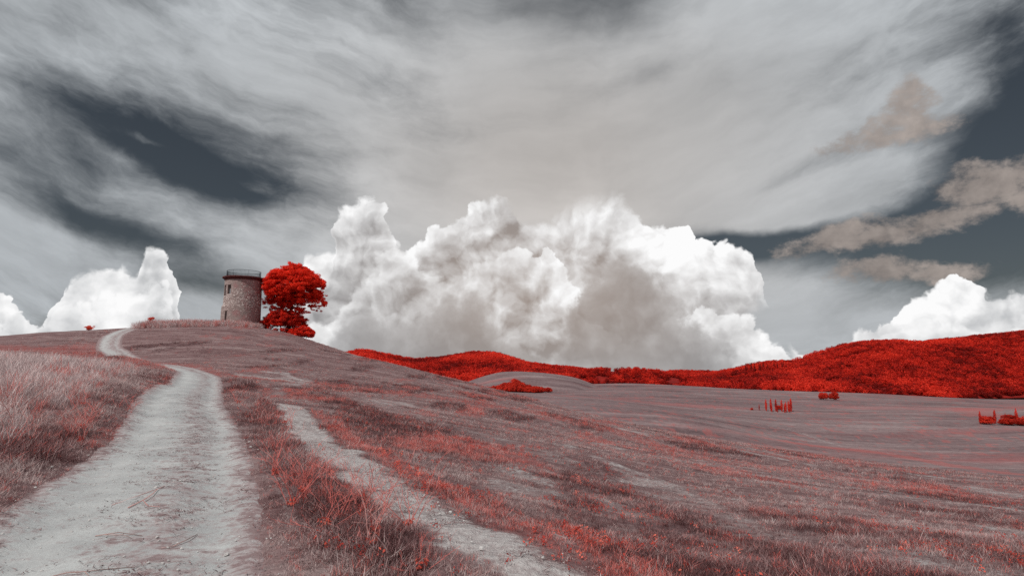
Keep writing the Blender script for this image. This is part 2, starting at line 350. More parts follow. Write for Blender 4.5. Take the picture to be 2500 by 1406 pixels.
def hfull(x, y, rp=None):
    x = np.asarray(x, float); y = np.asarray(y, float)
    h = hbase(x, y); r = np.hypot(x, y)
    f = 1 / (1 + (r / 30) ** 2)
    h = h + f * ((fbm(x / 1.3, y / 1.3, 4, 11) - 0.5) * 0.16 + (fbm(x / 0.25, y / 0.25, 2, 15) - 0.5) * 0.035)
    h = h + (1 - f) * np.clip(1 - r / 600, 0, 1) * (fbm(x / 9, y / 9, 3, 21) - 0.5) * 0.7 * smooth(20, 60, r)
    h = h + smooth(150, 320, r) * (1 - smooth(900, 1100, r)) * ((fbm(x / 150 + 3, y / 90, 2, 23) - 0.5) * 7.0 + (fbm(x / 40, y / 26, 2, 24) - 0.5) * 1.0)      # soft folds of the valley
    h = h - 16 * smooth(930, 1050, y) * (y > 0)
    if rp is None: rp = road_pos(x, y)
    a = np.abs(rp)
    h = h - 0.07 * (1 - smooth(1.0, 1.9, a)) - 0.055 * np.exp(-((a - 0.8) / 0.28) ** 2)
    h = h + 0.10 * np.exp(-((rp + 2.2) / 0.6) ** 2) * f
    h = h + 0.55 * np.exp(-((rp + 3.4) / 1.3) ** 2) * smooth(37, 43, y) * (1 - smooth(57, 63, y))      # shoulder that hides the bend
    return h
def masks(x, y, rp=None):
    if rp is None: rp = road_pos(x, y)
    r = np.hypot(x, y); a = np.abs(rp)
    soil = np.maximum.reduce([strip('track', x, y), 0.42 * strip('pale1', x, y), 0.50 * strip('pale2', x, y), 0.40 * strip('pale3', x, y), 0.4 * strip('pale4', x, y), 0.4 * strip('pale5', x, y), 0.5 * strip('path', x, y), 1 - smooth(0.85, 1.4, a + (fbm(x / 0.6, y / 0.6, 3, 3) - 0.5) * 0.7)])
    soil = np.maximum(soil, 0.6 * smooth(0.57, 0.72, fbm(x / 2.5 + y * 0.1, y / 6.0, 4, 31)) * (r < 60) * (rp > 1.5))
    red = np.maximum.reduce([0.8 * strip('red1', x, y), 0.9 * strip('red2', x, y), 0.55 * strip('red3', x, y), strip('red4', x, y), strip('red5', x, y), 0.8 * strip('red6', x, y), strip('red7', x, y), 0.8 * strip('red8', x, y)])
    red = np.maximum(red, 0.9 * smooth(0.54, 0.70, fbm(x / 2.4 + 9, y / 6.0, 4, 41)) * (r > 5) * np.where((rp > 0) & (x > -0.55 * y), np.where(rp < 3.2, 0.3, 1.0), 0.25))
    dark = np.maximum.reduce([0.95 * strip('dark', x, y), 0.8 * strip('dark2', x, y), 0.85 * strip('verge', x, y)])
    dark = np.maximum(dark, 0.9 * smooth(0.50, 0.68, fbm(x / 3.0 + 40, y / 8.0, 4, 51)) * (r > 4) * (r < 90))
    return soil, red * (1 - 0.8 * soil), dark * (1 - soil)

# ------------------------------------------------------------------ mesh helpers
def mesh(name, v, f, mat=None, smooth_shade=True):
    me = bpy.data.meshes.new(name)
    v = np.asarray(v, np.float32)
    if isinstance(f, np.ndarray):
        k = f.shape[1]
        me.vertices.add(len(v)); me.vertices.foreach_set('co', v.ravel())
        me.loops.add(f.size); me.loops.foreach_set('vertex_index', f.ravel().astype(np.int32))
        me.polygons.add(len(f)); me.polygons.foreach_set('loop_start', np.arange(0, f.size, k, dtype=np.int32))
        me.update(calc_edges=True)
        me.validate()
    else:
        me.from_pydata(v.tolist(), [], f); me.update()
    if smooth_shade: me.polygons.foreach_set('use_smooth', np.ones(len(me.polygons), bool))
    if mat: me.materials.append(mat)
    return me
def ob(name, me, parent=None, loc=(0, 0, 0), link=True):
    o = bpy.data.objects.new(name, me); o.location = loc
    if link: col.objects.link(o)
    if parent: o.parent = parent
    return o
def tag(o, label=None, cat=None, group=None, kind=None):
    if label: o['label'] = label
    if cat: o['category'] = cat
    if group: o['group'] = group
    if kind: o['kind'] = kind
    return o
def attr(me, name, a, typ='FLOAT', dom='POINT'):
    at = me.attributes.new(name, typ, dom)
    at.data.foreach_set('vector' if typ == 'FLOAT_VECTOR' else 'value', np.ascontiguousarray(a).ravel().astype(np.int32 if typ == 'INT' else np.float32))
def copy_tree(o, parent=None):
    c = o.copy(); col.objects.link(c); c.parent = parent
    for ch in o.children: copy_tree(ch, c)
    return c
def empty(name, loc):
    o = bpy.data.objects.new(name, None); o.location = loc; o.empty_display_size = 0.3; col.objects.link(o); return o
class MB:
    """collects boxes, tubes and rings into one mesh"""
    def __init__(self): self.v = []; self.f = []
    def add(self, v, f):
        n = len(self.v); self.v += [tuple(p) for p in v]; self.f += [tuple(i + n for i in q) for q in f]
    def tube(self, pts, rad, k=6, cap=True):
        pts = [Vector(p) for p in pts]; n = len(pts)
        rad = rad if hasattr(rad, '__len__') else [rad] * n
        base = len(self.v); up = Vector((0.3, 0.2, 1)).normalized()
        for i, p in enumerate(pts):
            t = (pts[min(i + 1, n - 1)] - pts[max(i - 1, 0)]).normalized()
            a = t.cross(up if abs(t.dot(up)) < 0.95 else Vector((1, 0, 0))).normalized(); b = t.cross(a)
            for j in range(k):
                th = 2 * math.pi * j / k
                self.v.append(tuple(p + (a * math.cos(th) + b * math.sin(th)) * rad[i]))
        for i in range(n - 1):
            for j in range(k):
                self.f.append((base + i * k + j, base + i * k + (j + 1) % k, base + (i + 1) * k + (j + 1) % k, base + (i + 1) * k + j))
        if cap:
            self.f.append(tuple(base + j for j in range(k))[::-1]); self.f.append(tuple(base + (n - 1) * k + j for j in range(k)))
    def build(self, name, mat, parent=None, smooth_shade=True, loc=(0, 0, 0)):
        return ob(name, mesh(name, self.v, self.f, mat, smooth_shade), parent, loc)

# ------------------------------------------------------------------ materials
def material(name, rough=0.9):
    m = bpy.data.materials.new(name); m.use_nodes = True
    T = m.node_tree; X.tree = T
    b = T.nodes['Principled BSDF']; b.inputs['Roughness'].default_value = rough
    b.inputs['Specular IOR Level'].default_value = 0.15
    return m, T, b
def attrx(name, typ='GEOMETRY', out='Fac'):
    n = X.tree.nodes.new('ShaderNodeAttribute'); n.attribute_type = typ; n.attribute_name = name
    return X(n.outputs[out])
def geo_pos():
    n = X.tree.nodes.new('ShaderNodeNewGeometry'); return X(n.outputs['Position'])
def obj_pos():
    n = X.tree.nodes.new('ShaderNodeTexCoord'); return X(n.outputs['Object'])
def obj_rand():
    n = X.tree.nodes.new('ShaderNodeObjectInfo'); return X(n.outputs['Random'])
def ramp(v, stops):
    n = X.tree.nodes.new('ShaderNodeValToRGB'); e = n.color_ramp.elements
    while len(e) < len(stops): e.new(0.5)
    for el_, (p, c) in zip(e, stops): el_.position = p; el_.color = (*c, 1)
    X.put(n, 0, v); return X(n.outputs[0])
def bump(T, b, h, strength, dist):
    n = T.nodes.new('ShaderNodeBump'); n.inputs['Strength'].default_value = strength; n.inputs['Distance'].default_value = dist
    X.put(n, 'Height', h); T.links.new(n.outputs[0], b.inputs['Normal'])

def mat_ground():
    m, T, b = material('field_ground')
    p = geo_pos(); px, py, pz = sep(p)
    soil, red, dark = attrx('soil'), attrx('red'), attrx('dark')
    far = attrx('far')
    pf = xyz(px, py)
    n1 = noise(pf, 9.0, 6, 0.65); n2 = noise(pf, 0.9, 5, 0.6); n3 = noise(pf, 45.0, 3, 0.6)
    mow = noise(vmad(pf, (0.10, 0.55, 1), (0, 0, 0)), 1.0, 7, 0.62, 0.6)          # raked hay lying in swathes
    mow2 = noise(vmad(pf, (0.5, 2.6, 1), (0, 0, 0)), 1.0, 6, 0.65, 0.4)
    c = ramp(mow * 0.55 + mow2 * 0.45, [(0.30, srgb(88, 62, 63)), (0.44, srgb(126, 96, 97)), (0.54, srgb(152, 124, 124)), (0.68, srgb(184, 166, 165))])
    c = mixc(lin(n1, 0.35, 0.7, 0.0, 0.35), c, srgb(90, 66, 68))
    # cultivated valley: smooth with drill lines along the contours
    wv = noise(vmad(pf, (0.0035, 0.040, 1), (5, 3, 0)), 1.0, 6, 0.6, 0.5)
    wv2 = noise(vmad(pf, (0.012, 0.22, 1), (5, 3, 0)), 1.0, 5, 0.6, 0.3)
    cf = ramp(wv * 0.38 + noise(pf, 0.02, 5, 0.6) * 0.22 + wv2 * 0.15 + noise(vmad(pf, (0.05, 0.5, 1), (0, 0, 0)), 1.0, 5, 0.65) * 0.25 + (noise(pf, 0.35, 5, 0.7) - 0.5) * 0.25, [(0.34, srgb(76, 60, 62)), (0.46, srgb(106, 87, 89)), (0.56, srgb(126, 108, 109)), (0.70, srgb(156, 140, 140))])
    cf = mixc(sstep(noise(vmad(pf, (0.006, 0.02, 1), (1, 8, 0)), 1.0, 4, 0.55), 0.50, 0.78, 0.0, 0.5), cf, srgb(150, 84, 84))
    c = mixc(far, c, cf)
    c = mixc(dark * lin(n2, 0.3, 0.65, 0.25, 0.9), c, srgb(92, 63, 66))
    c = mixc(sstep(red + (n1 - 0.5) * 0.9 + (n2 - 0.5) * 0.7, 0.30, 1.0, 0.0, 0.42), c, srgb(170, 84, 80))
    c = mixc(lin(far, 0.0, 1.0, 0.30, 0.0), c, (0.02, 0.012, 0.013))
    cs = mixc(lin(n1, 0.35, 0.65), srgb(160, 151, 151), srgb(190, 186, 185))
    c = mixc(sstep(soil + (n1 - 0.5) * 0.8 + (n3 - 0.5) * 0.4 + (n2 - 0.5) * 0.9, 0.35, 0.95, 0.0, 0.92), c, cs)
    T.links.new(c.s, b.inputs['Base Color'])
    bump(T, b, n1 + n3 * 0.4, 0.8, 0.06)
    return m
def mat_road():
    m, T, b = material('road_soil')
    pf = geo_pos(); px, py, pz = sep(pf); pf = xyz(px, py)
    lit_ = attrx('litter')
    n1 = noise(pf, 1.1, 5, 0.6); n2 = noise(pf, 14.0, 6, 0.68); n3 = noise(pf, 70.0, 3, 0.6)
    ln = noise(vmad(pf, (3.2, 4.6, 1), (0, 0, 0)), 1.0, 9, 0.70)
    c = mixc(lin(n1, 0.3, 0.7), srgb(154, 156, 157), srgb(178, 180, 180))
    c = mixc(lin(n2, 0.4, 0.75, 0.0, 0.35), c, srgb(146, 139, 139))
    c = mixc(sstep(lit_ + (ln - 0.5) * 1.9 + (n2 - 0.5) * 1.1, 0.20, 1.15, 0.0, 0.85), c, srgb(146, 122, 123))
    c = mixc(sstep(ln + lit_ * 0.25, 0.66, 0.80, 0.0, 0.6), c, srgb(112, 92, 93))
    c = mixc(sstep(n3, 0.66, 0.72, 0.0, 0.5), c, srgb(120, 108, 108))
    T.links.new(c.s, b.inputs['Base Color'])
    bump(T, b, n2 + n3 * 0.35 + n1 * 1.5, 0.45, 0.04)
    return m
def mat_grass(name, stops, cap=0.76, transl=0.3):
    m, T, b = material(name, 0.75)
    t = attrx('tint', 'INSTANCER')
    rd = sstep(t, 0.74, 0.80)                                   # red blades stay red; dry ones differ blade by blade
    bl = attrx('blade') - 0.5
    t = X.m('MINIMUM', t + bl * 0.62, cap) * (1.0 - rd) + (t + bl * 0.16) * rd
    c = ramp(t, stops)
    T.links.new(c.s, b.inputs['Base Color'])
    tr = T.nodes.new('ShaderNodeBsdfTranslucent'); T.links.new(c.s, tr.inputs[0])
    mx = T.nodes.new('ShaderNodeMixShader'); mx.inputs[0].default_value = transl
    T.links.new(b.outputs[0], mx.inputs[1]); T.links.new(tr.outputs[0], mx.inputs[2])
    T.links.new(mx.outputs[0], T.nodes['Material Output'].inputs[0])
    return m
def mat_leaf(name, stops, inst=False, scale=0.8, transl=0.3):
    """leaves: colour varies from clump to clump"""
    m, T, b = material(name, 0.7)
    n = noise(geo_pos(), scale, 3, 0.6, dim='3D')
    t = n + (attrx('tint', 'INSTANCER') - 0.5 if inst else (obj_rand() - 0.5) * 0.25)
    c = ramp(t, stops)
    T.links.new(c.s, b.inputs['Base Color'])
    tr = T.nodes.new('ShaderNodeBsdfTranslucent'); T.links.new(c.s, tr.inputs[0])
    mx = T.nodes.new('ShaderNodeMixShader'); mx.inputs[0].default_value = transl
    T.links.new(b.outputs[0], mx.inputs[1]); T.links.new(tr.outputs[0], mx.inputs[2])
    T.links.new(mx.outputs[0], T.nodes['Material Output'].inputs[0])
    return m
def mat_plain(name, c0, c1, scale=4.0, rough=0.85, metal=0.0):
    m, T, b = material(name, rough)
    c = mixc(lin(noise(obj_pos(), scale, 5, 0.6, dim='3D'), 0.3, 0.7), c0, c1)
    T.links.new(c.s, b.inputs['Base Color']); b.inputs['Metallic'].default_value = metal
    return m
RED_HI, RED_MID, RED_LO = (0.92, 0.058, 0.024), (0.76, 0.032, 0.014), (0.38, 0.013, 0.008)
M_GROUND = mat_ground(); M_ROAD = mat_road()
DRY = [(0.0, srgb(80, 50, 51)), (0.3, srgb(134, 98, 99)), (0.55, srgb(176, 148, 147)), (0.75, srgb(206, 192, 190)), (0.86, srgb(206, 128, 122)), (1.0, srgb(216, 98, 88))]
M_DRY = mat_grass('dry_stubble', DRY)
M_TALL = mat_grass('dry_tall_grass', [(0.0, srgb(118, 92, 93)), (0.4, srgb(192, 170, 170)), (0.74, srgb(220, 208, 207)), (0.84, srgb(206, 128, 122)), (1.0, srgb(214, 104, 96))])
M_CORAL = mat_grass('coral_leaf', [(0.0, srgb(176, 64, 56)), (0.5, srgb(226, 100, 84)), (1.0, srgb(240, 138, 120))])
M_TREE = mat_leaf('red_needles', [(0.30, RED_LO), (0.47, RED_MID), (0.66, RED_HI)], scale=0.7, transl=0.4)
M_FOREST = mat_leaf('red_forest', [(0.22, (0.20, 0.008, 0.006)), (0.48, (0.54, 0.020, 0.011)), (0.74, (0.78, 0.048, 0.024))], inst=True, scale=0.12)
M_SHRUB = mat_leaf('coral_shrub_leaf', [(0.3, (0.55, 0.05, 0.03)), (0.6, (0.85, 0.13, 0.075))], scale=2.0)
M_STEM = mat_plain('weed_stem', srgb(190, 96, 92), srgb(222, 130, 122), 6.0)
M_STEMG = mat_plain('weed_stem_grey', srgb(190, 130, 126), srgb(214, 168, 162), 6.0)
M_TWIG = mat_plain('dead_twig', srgb(104, 92, 92), srgb(196, 160, 154), 3.0)
M_BARK = mat_plain('bark', srgb(84, 34, 32), srgb(140, 72, 66), 6.0)

# ------------------------------------------------------------------ ground sheet
def build_ground():
    az = np.concatenate([np.arange(-180, -50, 3.0), np.arange(-50, 50, 0.22), np.arange(50, 180, 3.0)])
    az = np.radians(az); na = len(az)
    rr = np.exp(np.arange(math.log(0.7), math.log(9000), 0.0155)); nr = len(rr)
    x = (np.sin(az)[None] * rr[:, None]).ravel(); y = (np.cos(az)[None] * rr[:, None]).ravel()
    rp = road_pos(x, y)
    z = hfull(x, y, rp) - 0.05 * (1 - smooth(0.9, 1.45, np.abs(rp)))
    so, re, da = masks(x, y, rp)
    r = np.hypot(x, y)
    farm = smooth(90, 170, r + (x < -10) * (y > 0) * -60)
    v = np.stack([x, y, z], 1)
    i = np.arange(nr - 1)[:, None] * na; j = np.arange(na)[None]; j2 = (j + 1) % na
    f = np.stack([i + j, i + j2, i + na + j2, i + na + j], -1).reshape(-1, 4)[:, ::-1]
    c = len(v)
    v = np.vstack([v, [[0, 0, float(hbase(np.array([0.]), np.array([0.]))[0])]]])
    me = mesh('ground', v, f, M_GROUND)
    ex = lambda a: np.append(a, a[0])
    attr(me, 'soil', ex(so)); attr(me, 'red', ex(re)); attr(me, 'dark', ex(da)); attr(me, 'far', ex(farm))
    tag(ob('ground', me), 'mauve mown hillside and valley fields', kind='structure')
def build_road():
    ln = resample(ROAD[(ROAD[:, 1] > -20) & (ROAD[:, 1] < 112)][::6], 0.14)
    t = np.gradient(ln, axis=0); t /= np.linalg.norm(t, axis=1)[:, None]
    nx = np.stack([t[:, 1], -t[:, 0]], 1)
    k = 30; u = np.linspace(-1, 1, k)
    hw = 1.62 + 0.25 * np.clip((8 - ln[:, 1]) / 6, 0, 1)
    P = ln[:, None, :] + nx[:, None, :] * (u[None, :, None] * hw[:, None, None])
    x = P[..., 0].ravel(); y = P[..., 1].ravel(); U = np.tile(u, len(ln)); W = np.repeat(hw, k)
    rp = U * W
    jag = (fbm(x / 0.5, y / 0.5, 3, 77) - 0.5) * 0.5
    r = np.hypot(x, y)
    z = hfull(x, y, rp) + 0.012 + 0.0006 * r - 0.10 * smooth(1.12, 1.55, np.abs(rp) + jag * 0.4) + (fbm(x / 0.12, y / 0.12, 2, 78) - 0.5) * 0.012
    lit_ = 0.45 * np.exp(-((rp - 0.35) / 0.45) ** 2) + 0.95 * smooth(0.70, 1.45, np.abs(rp)) + 0.16
    lit_ = lit_ + 0.22 * smooth(30, 60, r) + 0.25 * (fbm(x / 1.2, y / 1.8, 3, 79) - 0.5)
    n = len(ln); i = np.arange(n - 1)[:, None] * k; j = np.arange(k - 1)[None]
    f = np.stack([i + j, i + j + 1, i + k + j + 1, i + k + j], -1).reshape(-1, 4)
    me = mesh('dirt_road', np.stack([x, y, z], 1), f, M_ROAD)
    attr(me, 'litter', lit_)
    tag(ob('dirt_road', me), 'pale dirt road winding up to the tower hill', kind='structure')
build_ground()
build_road()

# ------------------------------------------------------------------ wooded hills and the far field
def pl(pts, n):
    p = np.array(pts, float); s = np.concatenate([[0], np.cumsum(np.linalg.norm(np.diff(p[:, :2], axis=0), axis=1))]); s /= s[-1]
    t = np.linspace(0, 1, n)
    q = np.stack([np.interp(t, s, p[:, i]) for i in range(3)], 1)
    ker = np.hanning(9); ker /= ker.sum()
    qp = np.pad(q, ((4, 4), (0, 0)), mode='edge')
    return np.stack([np.convolve(qp[:, i], ker, 'valid') for i in range(3)], 1)
def hill_surface(ridge, front, ns, nt, amp, seed, back=500, shape=1.0):
    r = pl(ridge, ns); f = pl(front, ns)
    bk = r + np.array([0, back, 0]); bk[:, 2] = -120
    T = np.linspace(0, 1.6, nt)
    G = np.empty((nt, ns, 3))
    for i, t in enumerate(T):
        if t <= 1:
            G[i, :, :2] = f[:, :2] * (1 - t) + r[:, :2] * t
            w = math.sin(t * math.pi / 2) ** shape
            G[i, :, 2] = f[:, 2] * (1 - w) + r[:, 2] * w
        else:
            q = (t - 1) / 0.6
            G[i, :, :2] = r[:, :2] * (1 - q) + bk[:, :2] * q
            G[i, :, 2] = r[:, 2] * (1 - q * q) + bk[:, 2] * q * q
    w = np.clip(np.sin(np.clip(T, 0, 1) * math.pi), 0, 1)[:, None]
    G[..., 2] += w * amp * (fbm(G[..., 0] / 170, G[..., 1] / 170, 3, seed) - 0.5) * 2
    G[0, :, 2] -= 3
    return G
def grid_mesh(name, G, mat):
    nt, ns, _ = G.shape
    i = np.arange(nt - 1)[:, None] * ns; j = np.arange(ns - 1)[None]
    f = np.stack([i + j, i + j + 1, i + ns + j + 1, i + ns + j], -1).reshape(-1, 4)
    return mesh(name, G.reshape(-1, 3), f, mat)
def on_grid(G, a, b):
    """points at fractional grid indices (a rows, b columns)"""
    nt, ns, _ = G.shape
    i = np.clip(a.astype(int), 0, nt - 2); j = np.clip(b.astype(int), 0, ns - 2); fa = (a - i)[:, None]; fb = (b - j)[:, None]
    return (G[i, j] * (1 - fa) + G[i + 1, j] * fa) * (1 - fb) + (G[i, j + 1] * (1 - fa) + G[i + 1, j + 1] * fa) * fb
def mat_hill():
    m, T, b = material('forest_floor')
    c = mixc(lin(noise(geo_pos(), 0.05, 5, 0.6, dim='3D'), 0.3, 0.7), (0.12, 0.007, 0.006), (0.26, 0.014, 0.010))
    T.links.new(c.s, b.inputs['Base Color']); return m
M_HILL = mat_hill()
A_R=[(-695,1500,-32.7),(-525,1500,-11.5),(-450,1500,3.3),(-397,1500,14.0),(-322,1500,0.1),(-257,1500,-10.5),(-225,1500,-5.2),(-188,1500,-4.1),(-150,1500,3.3),(-107,1500,9.7),(-54,1500,8.7),(-11,1500,-3.0),(32,1500,-17.9),(96,1500,-26.4),(160,1500,-31.7),(267,1500,-48.6),(373,1500,-64.4)]
A_F=[(-392,850,-50.0),(-241,850,-50.0),(-160,900,-51.8),(-101,950,-46.8),(-36,1000,-34.6),(36,1000,-32.5),(107,1000,-41.7),(177,1000,-52.2),(248,1000,-55.7)]
B_R=[(90,1010,-44.2),(104,1010,-28.6),(144,1010,-22.2),(180,1010,-21.5),(223,1010,-23.6),(266,1010,-27.2),(309,1010,-34.3),(345,1010,-41.4),(387,1010,-49.9)]
B_F=[(83,930,-45.1),(106,930,-43.8),(132,930,-42.5),(165,930,-41.9),(205,930,-41.9),(244,930,-43.8),(284,930,-46.5),(317,930,-48.4),(356,930,-50.4)]
C_R=[(327,2300,-96.4),(508,2300,-72.2),(623,2300,-59.2),(705,2300,-54.4),(770,2300,-56.0),(868,2300,-65.7),(982,2300,-80.3)]
C_F=[(241,1700,-89.9),(423,1700,-83.9),(604,1700,-83.9),(724,1700,-83.9)]
D_R=[(430,1550,-67.7),(496,1550,-54.6),(563,1550,-44.8),(619,1550,-32.8),(663,1550,-21.9),(719,1550,-13.1),(774,1550,-15.3),(831,1550,2.3),(922,1550,33.2),(978,1550,39.8),(1055,1550,39.8),(1099,1550,34.3),(1167,1550,43.1),(1279,1550,54.2),(1391,1550,64.2),(1616,1550,77.5),(1952,1550,88.6)]
D_F=[(266,960,-50.0),(341,960,-50.0),(443,960,-52.0),(545,960,-54.7),(647,960,-59.4),(693,940,-62.7),(815,1000,-64.8),(886,1000,-63.4),(1028,1000,-63.4),(1241,1000,-63.4)]
F_R=[(-93,820,-42.5),(-64,820,-32.1),(-41,820,-24.1),(-18,820,-18.3),(6,820,-17.1),(41,820,-18.9),(70,820,-22.3),(88,820,-25.5),(102,825,-30.0),(122,835,-38.0),(150,850,-50.0)]
F_F=[(-73,640,-39.5),(-32,640,-38.6),(5,640,-38.2),(41,640,-36.4),(77,650,-38.0),(110,680,-46.0),(140,720,-54.0)]
HA = hill_surface(A_R, A_F, 160, 50, 7, 101)
HB = hill_surface(B_R, B_F, 90, 30, 1.0, 102, back=200)
HC = hill_surface(C_R, C_F, 60, 20, 5, 103)
HD = hill_surface(D_R, D_F, 200, 60, 10, 104, shape=1.25)
HF = hill_surface(F_R, F_F, 80, 30, 0.6, 105, back=150, shape=0.9)
for nm, G, lb in (('hill', HA, 'red wooded hills left of centre beyond the tower slope'), ('hill', HB, 'low red wooded rise at the head of the valley field'), ('hill', HC, 'farthest low red ridge between the wooded hills'), ('hill', HD, 'large red wooded hill on the right')):
    tag(ob(nm, grid_mesh(nm, G, M_HILL)), lb, kind='structure')
me = grid_mesh('far_field', HF, M_GROUND)
for k_, v_ in (('soil', 0.0), ('red', 0.0), ('dark', 0.0), ('far', 1.0)): attr(me, k_, np.full(len(me.vertices), v_))
tag(ob('far_field', me), 'small domed mauve field below the left wooded hills', kind='structure')

# ------------------------------------------------------------------ scattering of what nobody could count
def scatter(name, src, P, rot, sc, pick, tint, label, cat):
    me = bpy.data.meshes.new(name); me.vertices.add(len(P)); me.vertices.foreach_set('co', np.asarray(P, np.float32).ravel())
    attr(me, 'rot', rot, 'FLOAT_VECTOR'); attr(me, 'scl', sc); attr(me, 'pick', pick, 'INT'); attr(me, 'tint', tint)
    o = ob(name, me); tag(o, label, cat, kind='stuff')
    ng = bpy.data.node_groups.new(name, 'GeometryNodeTree')
    ng.interface.new_socket('Geometry', in_out='INPUT', socket_type='NodeSocketGeometry'); ng.interface.new_socket('Geometry', in_out='OUTPUT', socket_type='NodeSocketGeometry')
    gi = ng.nodes.new('NodeGroupInput'); go = ng.nodes.new('NodeGroupOutput')
    jn = ng.nodes.new('GeometryNodeJoinGeometry')
    for s in src:
        oi = ng.nodes.new('GeometryNodeObjectInfo'); oi.inputs['Object'].default_value = s; oi.inputs['As Instance'].default_value = True
        ng.links.new(oi.outputs['Geometry'], jn.inputs[0])
    def na(n, t):
        q = ng.nodes.new('GeometryNodeInputNamedAttribute'); q.data_type = t; q.inputs['Name'].default_value = n
        return [s_ for s_ in q.outputs if s_.enabled and s_.name == 'Attribute'][0]
    ip = ng.nodes.new('GeometryNodeInstanceOnPoints')
    ng.links.new(gi.outputs[0], ip.inputs['Points']); ng.links.new(jn.outputs[0], ip.inputs['Instance'])
    ip.inputs['Pick Instance'].default_value = True
    ng.links.new(na('pick', 'INT'), ip.inputs['Instance Index']); ng.links.new(na('rot', 'FLOAT_VECTOR'), ip.inputs['Rotation']); ng.links.new(na('scl', 'FLOAT'), ip.inputs['Scale'])
    ng.links.new(ip.outputs[0], go.inputs[0])
    md = o.modifiers.new('scatter', 'NODES'); md.node_group = ng
    return o
def src(name, me): return bpy.data.objects.new(name, me)

rng = np.random.default_rng(7)
def leaf_quads(C, N, size, jitter=0.6, rs=None):
    """small four-cornered leaves at C facing roughly along N"""
    rs = rs or rng
    n = len(C); N = N + rs.normal(0, jitter, (n, 3)); N /= np.linalg.norm(N, axis=1)[:, None] + 1e-9
    a = np.cross(N, rs.normal(0, 1, (n, 3))); a /= np.linalg.norm(a, axis=1)[:, None] + 1e-9
    b = np.cross(N, a)
    s = (size * rs.uniform(0.6, 1.3, n))[:, None]
    v = np.stack([C - a * s, C + b * s * 0.55, C + a * s, C - b * s * 0.55], 1).reshape(-1, 3)
    return v, np.arange(4 * n).reshape(n, 4)
def crown(clumps, per, size, seed, shell=0.55, up=0.25, jitter=0.7):
    """leaves spread through overlapping clumps (centre, radius)"""
    rs = np.random.default_rng(seed); Vs = []; Ns = []
    for c, r in clumps:
        r = np.array(r if hasattr(r, '__len__') else r * rs.uniform((0.8, 0.8, 0.45), (1.7, 1.7, 0.95)), float)
        m = max(6, int(per * (r.mean() ** 2)))
        d = rs.normal(0, 1, (m, 3)); d /= np.linalg.norm(d, axis=1)[:, None]
        q = rs.uniform(shell ** 3, 1.0, m) ** (1 / 3)
        Vs.append(np.array(c) + d * q[:, None] * r); Ns.append(d + np.array([0, 0, up]))
    C = np.vstack(Vs); N = np.vstack(Ns)
    return leaf_quads(C, N, size, jitter, rs)
def blob_clumps(R3, n, rr, seed, flat=0.0):
    rs = np.random.default_rng(seed); out = []
    for i in range(n):
        d = rs.normal(0, 1, 3); d /= np.linalg.norm(d)
        if d[2] < -flat: d[2] *= 0.35
        q = rs.uniform(0.45, 1.0) ** 0.5
        out.append((d * np.array(R3) * q, rs.uniform(*rr)))
    return out

def forest_sources():
    S = []
    for k in range(4):
        v, f = crown([(c, (r, r, r)) for c, r in blob_clumps((0.36, 0.36, 0.36), 9, (0.16, 0.26), 200 + k)], 620, 0.075, 300 + k, shell=0.8)
        v[:, 2] += 0.45
        S.append(src('crown_source', mesh('broadleaf_crown', v, f, M_FOREST, False)))
    return S
FS = forest_sources()
def forest(name, G, n, size, seed, label, t0=0.0, t1=1.08, tk=0.6):
    rs = np.random.default_rng(seed); nt, ns, _ = G.shape
    b = rs.uniform(0, ns - 1.01, n); a = rs.uniform(t0, t1, n) / 1.6 * (nt - 1)
    P = on_grid(G, a, b)
    big = fbm(P[:, 0] / 120, P[:, 1] / 160, 3, seed); fine = fbm(P[:, 0] / 25, P[:, 1] / 25, 2, seed + 3)
    tint = 0.5 + (big - 0.5) * tk * 1.3 + (fine - 0.5) * 0.5 + rs.normal(0, 0.07, n)
    sc = rs.uniform(0.5, 1.5, n) * size * (0.75 + 0.5 * big)
    keep = (fine > 0.30)
    P = P[keep]; sc = sc[keep]; tint = tint[keep]; n = len(P)
    P[:, 2] -= sc * 0.12
    scatter(name, FS, P, np.stack([rs.normal(0, 0.12, n), rs.normal(0, 0.12, n), rs.uniform(0, 6.28, n)], 1), sc, rs.integers(0, 4, n), tint, label, 'forest')
forest('forest', HA, 15000, 11.0, 501, 'dense red wood covering the hills left of centre')
forest('forest', HB, 1500, 8.5, 502, 'dense red wood on the low rise at the head of the valley field', tk=0.4)
forest('forest', HC, 4000, 12.0, 503, 'pale red wood on the farthest ridge')
forest('forest', HD, 22000, 11.0, 504, 'dense red wood covering the large hill on the right')

